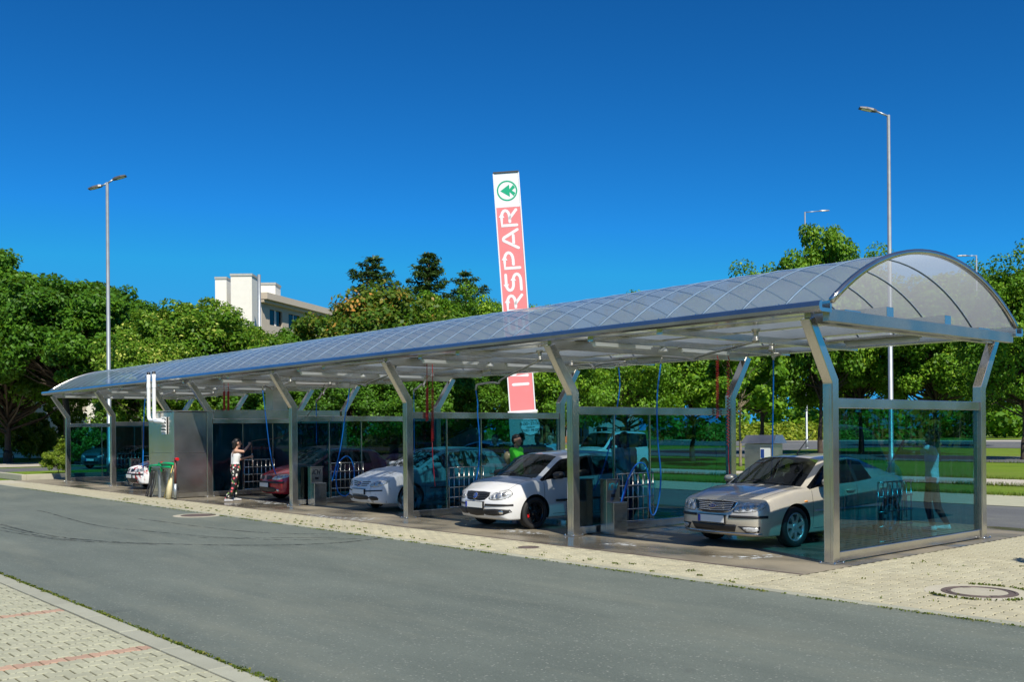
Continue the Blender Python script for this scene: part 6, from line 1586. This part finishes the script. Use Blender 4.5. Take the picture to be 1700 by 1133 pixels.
def broadleaf(seed, H, R, base, nclump, nleaf, size, mat, bark='bark', tr=.32, hang=.0):
    """returns (trunk mesh, crown mesh) for a tree of height H, crown radius R, crown from height base"""
    rg = np.random.default_rng(seed); random.seed(seed)
    tk = MB(); ch = (H - base); cz = base + ch * .52
    fork = base * .85 + .3
    tk.tube(catmull([(0, 0, -.1), (rg.normal(0, .05), rg.normal(0, .05), fork * .5), (rg.normal(0, .1), rg.normal(0, .1), fork), (rg.normal(0, .25), rg.normal(0, .25), base + ch * .45), (rg.normal(0, .3), rg.normal(0, .3), base + ch * .8)], 4), [tr * (1.25 if i == 0 else 1) * (1 - .85 * i / 16) for i in range(17)], 9)
    C = []; RAD = []
    for i in range(nclump):
        # points through the ellipsoidal crown, biased to the shell
        while True:
            u = rg.normal(0, 1, 3); u /= np.linalg.norm(u)
            rad = rg.uniform(.35, 1) ** .5
            if u[2] > -.75: break
        lob = 1 + .16 * math.sin(3 * math.atan2(u[1], u[0]) + seed) + .10 * math.sin(5 * math.atan2(u[1], u[0]) + 2 * seed + 4 * u[2])
        prof = R * (1 - .22 * max(0, u[2]))
        p = np.array([u[0] * prof * rad * lob, u[1] * prof * rad * lob, cz + u[2] * ch * .5 * rad * (1 + .08 * rg.normal())])
        C.append(p); RAD.append(R * rg.uniform(.12, .26) * (1.1 - .2 * rad))
    for i in range(0, nclump, 2):
        p = C[i]; st = np.array([0, 0, fork + (p[2] - fork) * rg.uniform(.2, .6)]); mid = (st * .5 + p * .5) + np.array([0, 0, -.05 * R]); tk.tube([tuple(st), tuple(mid), tuple(p)], [tr * .28, tr * .16, tr * .05], 5, caps=False)
    per = nleaf // nclump; cs = []; ns = []; tn = []
    for p, r in zip(C, RAD):
        d = rg.normal(0, 1, (per, 3)); d /= np.linalg.norm(d, axis=1, keepdims=True); q = rg.uniform(.25, 1, (per, 1)) ** .5
        pos = p + d * q * r * np.array([1.15, 1.15, .8])
        cs.append(pos); out = pos - np.array([0, 0, cz]); out /= np.linalg.norm(out, axis=1, keepdims=True) + 1e-9
        ns.append(d * .7 + out * .5 + np.array([0, 0, .75])); tn.append(np.clip(rg.normal(.42, .20, per) + rg.normal(0, .16), 0, 1))
    cr = leaf_mesh('crown', np.concatenate(cs), np.concatenate(ns), size, mat, np.concatenate(tn))
    tm = tk.mesh('trunk'); tm.materials.append(M[bark]); return tm, cr
def pine(seed, H, R, mat='leaf_pine'):
    rg = np.random.default_rng(seed); tk = MB(); tk.tube([(0, 0, -.1), (0, 0, H * .5), (0, 0, H)], [.28, .18, .03], 8)
    cs = []; ns = []; tn = []
    z = H * .22
    while z < H * .985:
        f = (z - H * .22) / (H * .78); rr_ = R * (1 - f) ** .75 * rg.uniform(.75, 1.1) + .12; nb = int(rg.integers(4, 7)); a0 = rg.uniform(0, 6.28)
        for b in range(nb):
            a = a0 + 6.283 * b / nb + rg.normal(0, .2); L = rr_ * rg.uniform(.65, 1.12); up_ = rg.uniform(-.05, .5)
            e = np.array([math.cos(a) * L, math.sin(a) * L, z + up_ * L]); s0 = np.array([0, 0, z])
            tk.tube([tuple(s0), tuple(s0 * .5 + e * .5 + np.array([0, 0, -.06 * L])), tuple(e)], [.05, .03, .012], 4, caps=False)
            m_ = int(190 * L / R) + 40; t_ = rg.uniform(.22, 1.04, m_) ** .8; sp = .11 * L * (1.2 - t_) + .10
            pos = s0 + (e - s0) * t_[:, None] + rg.normal(0, 1, (m_, 3)) * sp[:, None] * np.array([1, 1, .75])
            cs.append(pos); ns.append(np.tile(np.array([0, 0, 1.0]), (m_, 1)) + .3 * rg.normal(0, 1, (m_, 3))); tn.append(np.clip(rg.normal(.45, .25, m_), 0, 1))
        z += H * rg.uniform(.026, .040)
    cr = leaf_mesh('crown', np.concatenate(cs), np.concatenate(ns), .17, mat, np.concatenate(tn), aspect=.3, jitter=.7)
    tm = tk.mesh('trunk'); tm.materials.append(M['bark']); return tm, cr
def place_tree(name, label, meshes, loc, rz, s, group, sz=None):
    t = thing(name, label, 'tree', loc, rz, group); t.scale = (s, s, sz or s)
    part('trunk', meshes[0], t); part('crown', meshes[1], t); return t
CHE = broadleaf(3, 14, 6.0, 1.2, 210, 60000, .165, 'leaf_chestnut', tr=.36)
CHE2 = broadleaf(11, 13, 5.2, 2.2, 190, 52000, .16, 'leaf_chestnut', tr=.33)
CHE3 = broadleaf(17, 13, 5.2, 4.6, 190, 52000, .16, 'leaf_chestnut', tr=.36)
LIN = broadleaf(21, 11, 4.6, 1.6, 190, 52000, .13, 'leaf_linden', tr=.28)
MAP = broadleaf(31, 15, 6.2, 2.6, 190, 56000, .155, 'leaf_maple', tr=.32)
MAP2 = broadleaf(37, 14, 5.4, 2.8, 180, 54000, .155, 'leaf_maple', tr=.30)
RUS = broadleaf(41, 9, 5.0, .8, 160, 40000, .135, 'leaf_rust', tr=.25)
BUS = broadleaf(51, 3.0, 2.4, .05, 60, 9000, .11, 'leaf_bush', tr=.08)
PIN = pine(61, 16, 4.6); PIN2 = pine(67, 15, 4.4)
YNG = broadleaf(71, 7.0, 2.4, 2.4, 60, 9000, .15, 'leaf_maple', 'bark_pale', tr=.09)
# left group
def gp(px, dist): q = atd(px, 760, dist); return (q.x, q.y, -.04)
def th(dist, ytop): return (718 - ytop) * dist / FPX + CZ     # height that reaches a pixel row
GL = 'broadleaved trees left of the street lamp'; GM = 'trees behind the middle of the canopy'; GR = 'park trees behind the near end'; GC = 'conifers behind the canopy'
def put(name, label, mesh, H0, px, dist, ytop, rz, group, wide=1.0):
    s = th(dist, ytop) / H0; place_tree(name, label, mesh, gp(px, dist), rz, s * wide, group, s)
put('chestnut_tree', 'tallest dark green tree at the left edge', CHE, 14, 14, 66, 428, .3, GL, 1.0)
put('chestnut_tree', 'dark green tree left of the double armed lamp', CHE3, 13, 112, 62, 466, 1.2, GL, 1.05)
put('chestnut_tree', 'dark green tree directly behind the double armed lamp', CHE3, 13, 205, 68, 484, 2.4, GL, .85)
put('chestnut_tree', 'dark tree filling the gap at the far left edge', CHE2, 13, -70, 74, 430, 4.0, GL, 1.1)
put('linden_tree', 'pale flowering linden right of the double armed lamp', LIN, 11, 318, 56, 498, .4, GL, 1.05)
put('linden_tree', 'second flowering linden below the white block', LIN, 11, 412, 60, 535, 2.1, GL, .95)
put('linden_tree', 'low linden behind the plant room', LIN, 11, 250, 50, 560, 3.3, GL, 1.0)
put('chestnut_tree', 'small dark tree right below the white block', CHE2, 13, 490, 64, 548, 5.0, GM, .95)
put('chestnut_tree', 'dark tree right of the white block', CHE, 14, 580, 66, 522, 1.0, GM, .8)
put('rusty_tree', 'tree with rust coloured leaves below the first conifer', RUS, 9, 640, 60, 492, .6, GM, .95)
put('maple_tree', 'green tree below the middle conifer', MAP2, 14, 715, 62, 500, .2, GM, .8)
put('maple_tree', 'green tree left of the pylon sign', MAP, 15, 800, 60, 503, 1.4, GM, .75)
put('maple_tree', 'green tree just right of the pylon sign', MAP2, 14, 905, 58, 492 + 30, 2.4, GM, .8)
put('chestnut_tree', 'dark tree behind the red car bay', CHE2, 13, 455, 50, 590, 2.0, GM, 1.1)
put('chestnut_tree', 'dark tree behind the foam covered car bay', CHE, 14, 600, 48, 590, 3.0, GM, 1.1)
put('chestnut_tree', 'dark tree behind the white hatchback bay', CHE2, 13, 735, 50, 580, 4.1, GM, 1.1)
put('maple_tree', 'leafy tree beside the lower pylon sign', MAP2, 14, 930, 45, 540, .9, GM, .9)
put('maple_tree', 'leafy tree behind the bay with the teal cabinet', MAP, 15, 1040, 52, 520, 2.9, GM, .85)
put('maple_tree', 'leafy tree behind the coiled red hoses', MAP2, 14, 1150, 58, 505, 4.4, GM, .9)
put('maple_tree', 'tall tree poking above the arched roof', MAP2, 14, 1362, 70, 398, 5.1, GR, .62)
put('maple_tree', 'broad tree behind the silver car bay', MAP, 15, 1265, 74, 470, .5, GR, .85)
put('maple_tree', 'broad tree left of the tallest lamp', MAP, 15, 1430, 72, 450, 3.6, GR, .8)
put('maple_tree', 'broad tree right of the tallest lamp', MAP2, 14, 1555, 68, 478, 1.7, GR, .95)
put('maple_tree', 'large tree at the right edge', MAP, 15, 1700, 56, 450, 2.2, GR, .8)
put('maple_tree', 'far tree between right edge tree and lamp', MAP, 15, 1630, 95, 470, 5.5, GR, .9)
# the far wood that closes the view
rg = np.random.default_rng(99); cs = []; ns = []; tn = []
for k in range(300):
    px = rg.uniform(-350, 2100); dd = rg.uniform(158, 185); q = atd(px, 700, dd); hh_ = rg.uniform(1, 11.5) if rg.random() < .6 else rg.uniform(0, 4); r_ = rg.uniform(1.8, 3.6); n_ = 240
    d = rg.normal(0, 1, (n_, 3)); d /= np.linalg.norm(d, axis=1, keepdims=True)
    cs.append(np.array([q.x, q.y, hh_]) + d * r_ * rg.uniform(.5, 1, (n_, 1)) * np.array([1.3, 1.3, .9])); ns.append(d + np.array([0, 0, .6])); tn.append(np.clip(rg.normal(.4, .22, n_) + rg.normal(0, .15), 0, 1))
for k in range(330):     # unseen ring of clumps added for steel and glass to reflect
    a = rg.uniform(0, 2 * math.pi); dd = rg.uniform(74, 92); q = Vector((-8 + dd * math.cos(a) * 1.25, dd * math.sin(a) * 1.1 + 5, 0))
    fd = (q - CAM); zf = fd.dot(cF); pxl = 850 + FPX * fd.dot(cR) / zf if zf > 1 else -9999
    if zf > 1 and -150 < pxl < 1850: continue
    if (q - CAM).length < 25 or (q.y < -45 and -45 < q.x < 75): continue
    for hh_ in (1.0, 3.6, 6.4)[:int(rg.integers(2, 4))]:
        r_ = rg.uniform(2.2, 3.6); n_ = 120; d = rg.normal(0, 1, (n_, 3)); d /= np.linalg.norm(d, axis=1, keepdims=True)
        cs.append(np.array([q.x + rg.normal(0, .8), q.y + rg.normal(0, .8), hh_ + rg.normal(0, .5)]) + d * r_ * rg.uniform(.4, 1, (n_, 1)) * np.array([1.4, 1.4, .95])); ns.append(d + np.array([0, 0, .6])); tn.append(np.clip(rg.normal(.4, .22, n_) + rg.normal(0, .15), 0, 1))
wd_ = part('woodland', leaf_mesh('woodland', np.concatenate(cs), np.concatenate(ns), .55, 'leaf_maple', np.concatenate(tn)), None); tag(wd_, 'far dense green woodland closing the view behind the park, plus unseen ring added for reflections', 'woodland', kind='stuff')
put('pine_tree', 'left and widest of the three conifers', PIN, 16, 622, 84, 424, .4, GC, 1.35)
put('pine_tree', 'middle and tallest of the three conifers', PIN2, 15, 714, 90, 420, 1.9, GC, 1.25)
put('pine_tree', 'right and smallest of the three conifers', PIN, 16, 776, 88, 450, 2.8, GC, 1.15)
put('young_tree', 'young thin trunked tree behind the coiled red hoses', YNG, 7, 1229, 50, 560, .3, GR, 1.0)
# bushes
def bush(label, px, dist, H, wide, rz, z=-.04):
    q = atd(px, 760, dist); t = thing('bush', label, 'bush', (q.x, q.y, z), rz, 'bushes'); t.scale = (H / 3 * wide, H / 3 * wide, H / 3); part('stems', BUS[0], t); part('foliage', BUS[1], t)
q = at(96, 786, z=.19); t = thing('bush', 'small yellow green bush at the far left canopy end', 'bush', (q.x, q.y, .15), .4, 'bushes'); t.scale = (.27, .27, .36); part('stems', BUS[0], t); part('foliage', BUS[1], t)
bl_ = ['leftmost', 'second', 'third', 'fourth', 'fifth']
for k, px in enumerate((20, 50, 78)): bush('%s bush of three under the left edge trees' % ('leftmost middle rightmost'.split()[k]), px, 70 + k * 3, 3.0 + .4 * k, .8, k)
for k, px in enumerate((150, 175, 205)): bush('%s bush of three before the pale house wall' % ('leftmost middle rightmost'.split()[k]), px, 62 + 2 * k, 2.6, .9, k + 3)
# clipped hedge across the far street
hg = MB(); cs = []; ns = []
hx0 = atd(1180, 730, 150); hx1 = atd(1420, 730, 150)
n = 16000; tt = RNG.uniform(0, 1, n); base_ = np.array(hx0)[None] * (1 - tt[:, None]) + np.array(hx1)[None] * tt[:, None]; hgt = 2.1 + .5 * np.sin(tt * 40) + .3 * np.sin(tt * 97)
u = RNG.normal(0, 1, (n, 3)); u /= np.linalg.norm(u, axis=1, keepdims=True); pos = base_.copy(); pos[:, 2] = np.abs(u[:, 2]) * hgt; pos[:, 0] += u[:, 0] * 2.2; pos[:, 1] += u[:, 1] * 2.2
me = leaf_mesh('foliage', pos, u + np.array([0, 0, .6]), .3, 'leaf_bush', np.clip(RNG.normal(.6, .25, n), 0, 1))
t = thing('hedge', 'long yellow green hedge beyond the far street', 'hedge', (0, 0, 0)); part('foliage', me, t)
mb = MB(); d_ = (hx1 - hx0).normalized(); mb.bar((hx0.x, hx0.y, .6), (hx1.x, hx1.y, .6), 2.6, 1.3); mb.build('woody_core', 'bark', t)

# ================================================================== buildings
def building(label, name, p0, p1, depth, H, floors, mat, win_w, gap, sill, wh, fascia=None, loggia=False, catg='building'):
    """front face from p0 to p1 (ground), extends depth away to the back"""
    p0 = Vector(p0); p1 = Vector(p1); L = (p1 - p0).length; ang = math.atan2((p1 - p0).y, (p1 - p0).x)
    t = thing(name, label, catg, p0, ang)
    fh = H / floors; nw = int(L / (win_w + gap))
    # wall strips leave real openings
    m_ = (L - nw * (win_w + gap) + gap) / 2
    zs = [0]
    for f in range(floors):
        z0 = f * fh + sill
        MB().box((0, 0, f * fh), (L, .3, z0 - .002)).build('spandrel', mat, t)
        MB().box((0, 0, z0 + wh + .002), (L, .3, (f + 1) * fh - .003)).build('lintel', mat, t)
        x = 0
        for i in range(nw + 1):
            x1 = m_ + i * (win_w + gap) if i < nw else L
            MB().box((x, .002, z0), (x1 if i < nw else L, .298, z0 + wh)).build('pier', mat, t)
            if i < nw:
                x = x1 + win_w
                w_ = MB().box((x1 + .01, .20, z0 + .01), (x1 + win_w - .01, .23, z0 + wh - .01)).build('window', 'car_glass_dark', t)
                MB().box((x1 + win_w * .5 - .04, .15, z0 + .01), (x1 + win_w * .5 + .04, .198, z0 + wh - .01)).build('frame', 'sign_white', w_)
                if loggia and i % 2 == 0: MB().box((x1 - .3, -.9, z0 - .1), (x1 + win_w + .3, -.85, z0 + .85)).box((x1 - .3, -.85, z0 - .14), (x1 + win_w + .3, -.002, z0 - .1)).build('balcony', 'plaster_beige', t)
    MB().box((0.01, .31, 0), (L - .01, depth, H - .01)).build('core', mat, t)
    MB().box((-.4, -.5, H), (L + .4, depth + .4, H + .25)).build('roof', fascia or mat, t)
    return t
# pale block behind the left trees: gable end faces left, long front runs right and away
cz_ = lambda py, dist: (718 - py) * dist / FPX + CZ
A_ = atd(436, 760, 96); A_.z = 0; B_ = atd(650, 760, 128); B_.z = 0; Hb = cz_(487, 96)
blk = building('pale flat roofed block with chimneys rising above the trees', 'apartment_block', A_, B_, 3.6, Hb - .9, 5, 'plaster_beige', 2.6, 1.3, .9, 1.55, 'plaster_beige', False)
MB().box((-.45, -.9, Hb - .62), (42, 4.0, Hb)).build('eaves', 'plaster_beige', blk)
MB().box((-.05, -.02, 0), (-.003, 3.6, Hb - .95)).build('gable', 'plaster', blk)
for (x0, x1, top, dp) in ((-4.6, -3.4, 466, (3, 6)), (-3.0, .2, 460, (1, 5)),): pass
def chim(name, px0, px1, pytop, dist, mat, dz=6.0):
    a = atd(px0, 700, dist); b = atd(px1, 700, dist); z1 = cz_(pytop, dist); f = Vector((cF.x, cF.y, 0)).normalized() * 2.2; a.z = b.z = 0
    vs = [a, b, b + f, a + f]; vs = [Vector((q.x, q.y, 0)) for q in vs] + [Vector((q.x, q.y, z1)) for q in vs]
    t = thing(name, {'c1': 'narrow white tower left on the pale block', 'c2': 'wide white tower in the middle of the pale block', 'c3': 'low white tower right on the pale block'}[dz], 'tower', (0, 0, 0))
    MB().add(vs, [(3, 2, 1, 0), (4, 5, 6, 7), (0, 1, 5, 4), (1, 2, 6, 5), (2, 3, 7, 6), (3, 0, 4, 7)]).build('shaft', mat, t)
    cc = [Vector((q.x, q.y, z1)) for q in vs[:4]]; ct = sum(cc, Vector()) / 4; cc = [ct + (q - ct) * 1.06 for q in cc]
    MB().add(cc + [q + Vector((0, 0, .22)) for q in cc], [(3, 2, 1, 0), (4, 5, 6, 7), (0, 1, 5, 4), (1, 2, 6, 5), (2, 3, 7, 6), (3, 0, 4, 7)]).build('cap', 'plaster_grey', t)
    return t
chim('roof_tower', 359, 378, 463, 94, 'plaster', 'c1'); chim('roof_tower', 385, 420, 458, 92, 'plaster', 'c2'); chim('roof_tower', 424, 459, 473, 99, 'plaster', 'c3')
for k, (px, py) in enumerate(((432, 456),)):
    a = atd(px, 700, 90); tp = cz_(py, 90); o = MB().tube([(a.x, a.y, 0), (a.x, a.y, tp)], .16, 8).build('flue', 'galv'); tag(o, 'thin metal flue beside the wide white tower', 'pipe')
# lower wing glimpsed between trunks at left
p0 = atd(60, 760, 78); p1 = atd(420, 760, 96); p0.z = p1.z = 0
building('cream house wall glimpsed between the left tree trunks', 'house', p0, p1, 10, 8.6, 3, 'plaster', 1.6, 1.7, .95, 1.3, 'plaster_beige', True)
p0 = atd(880, 760, 150); p1 = atd(980, 760, 140); p0.z = p1.z = 0
building('orange low building seen between the two posts', 'house', p0, p1, 10, 6.2, 2, 'plaster_orange', 1.4, 1.6, .9, 1.3)
p0 = atd(978, 760, 128); p1 = atd(1060, 760, 128); p0.z = p1.z = 0
building('grey green low building beside the orange one', 'house', p0, p1, 10, 5.6, 2, 'plaster_grey', 1.4, 1.6, .9, 1.3)

# ================================================================== behind and beside the viewer: unseen building and tree row added for reflections
building('long low cream building out of view, added for the steel posts to mirror', 'unseen_store', (-30, -62, 0), (60, -70, 0), -20, 7, 1, 'plaster_beige', 4.0, 3.0, 1.0, 3.0, 'plaster_grey')
for k, (x, y, m_, s_) in enumerate(((42, -22, MAP, .7), (52, -4, MAP2, .8), (48, 14, MAP, .75), (40, 32, MAP2, .8), (-10, -38, CHE2, .7), (10, -36, MAP, .6))):
    place_tree('maple_tree', '%s unseen tree added beside the car park to be mirrored' % ('first second third fourth fifth sixth'.split()[k]), m_, (x, y, -.04), k * 1.1, s_, 'unseen trees added for reflections')
place_tree('young_tree', 'young tree at the right edge throwing leaf shadow on the pavers', YNG, (6.4, 1.0, 0), .8, .66, GR)
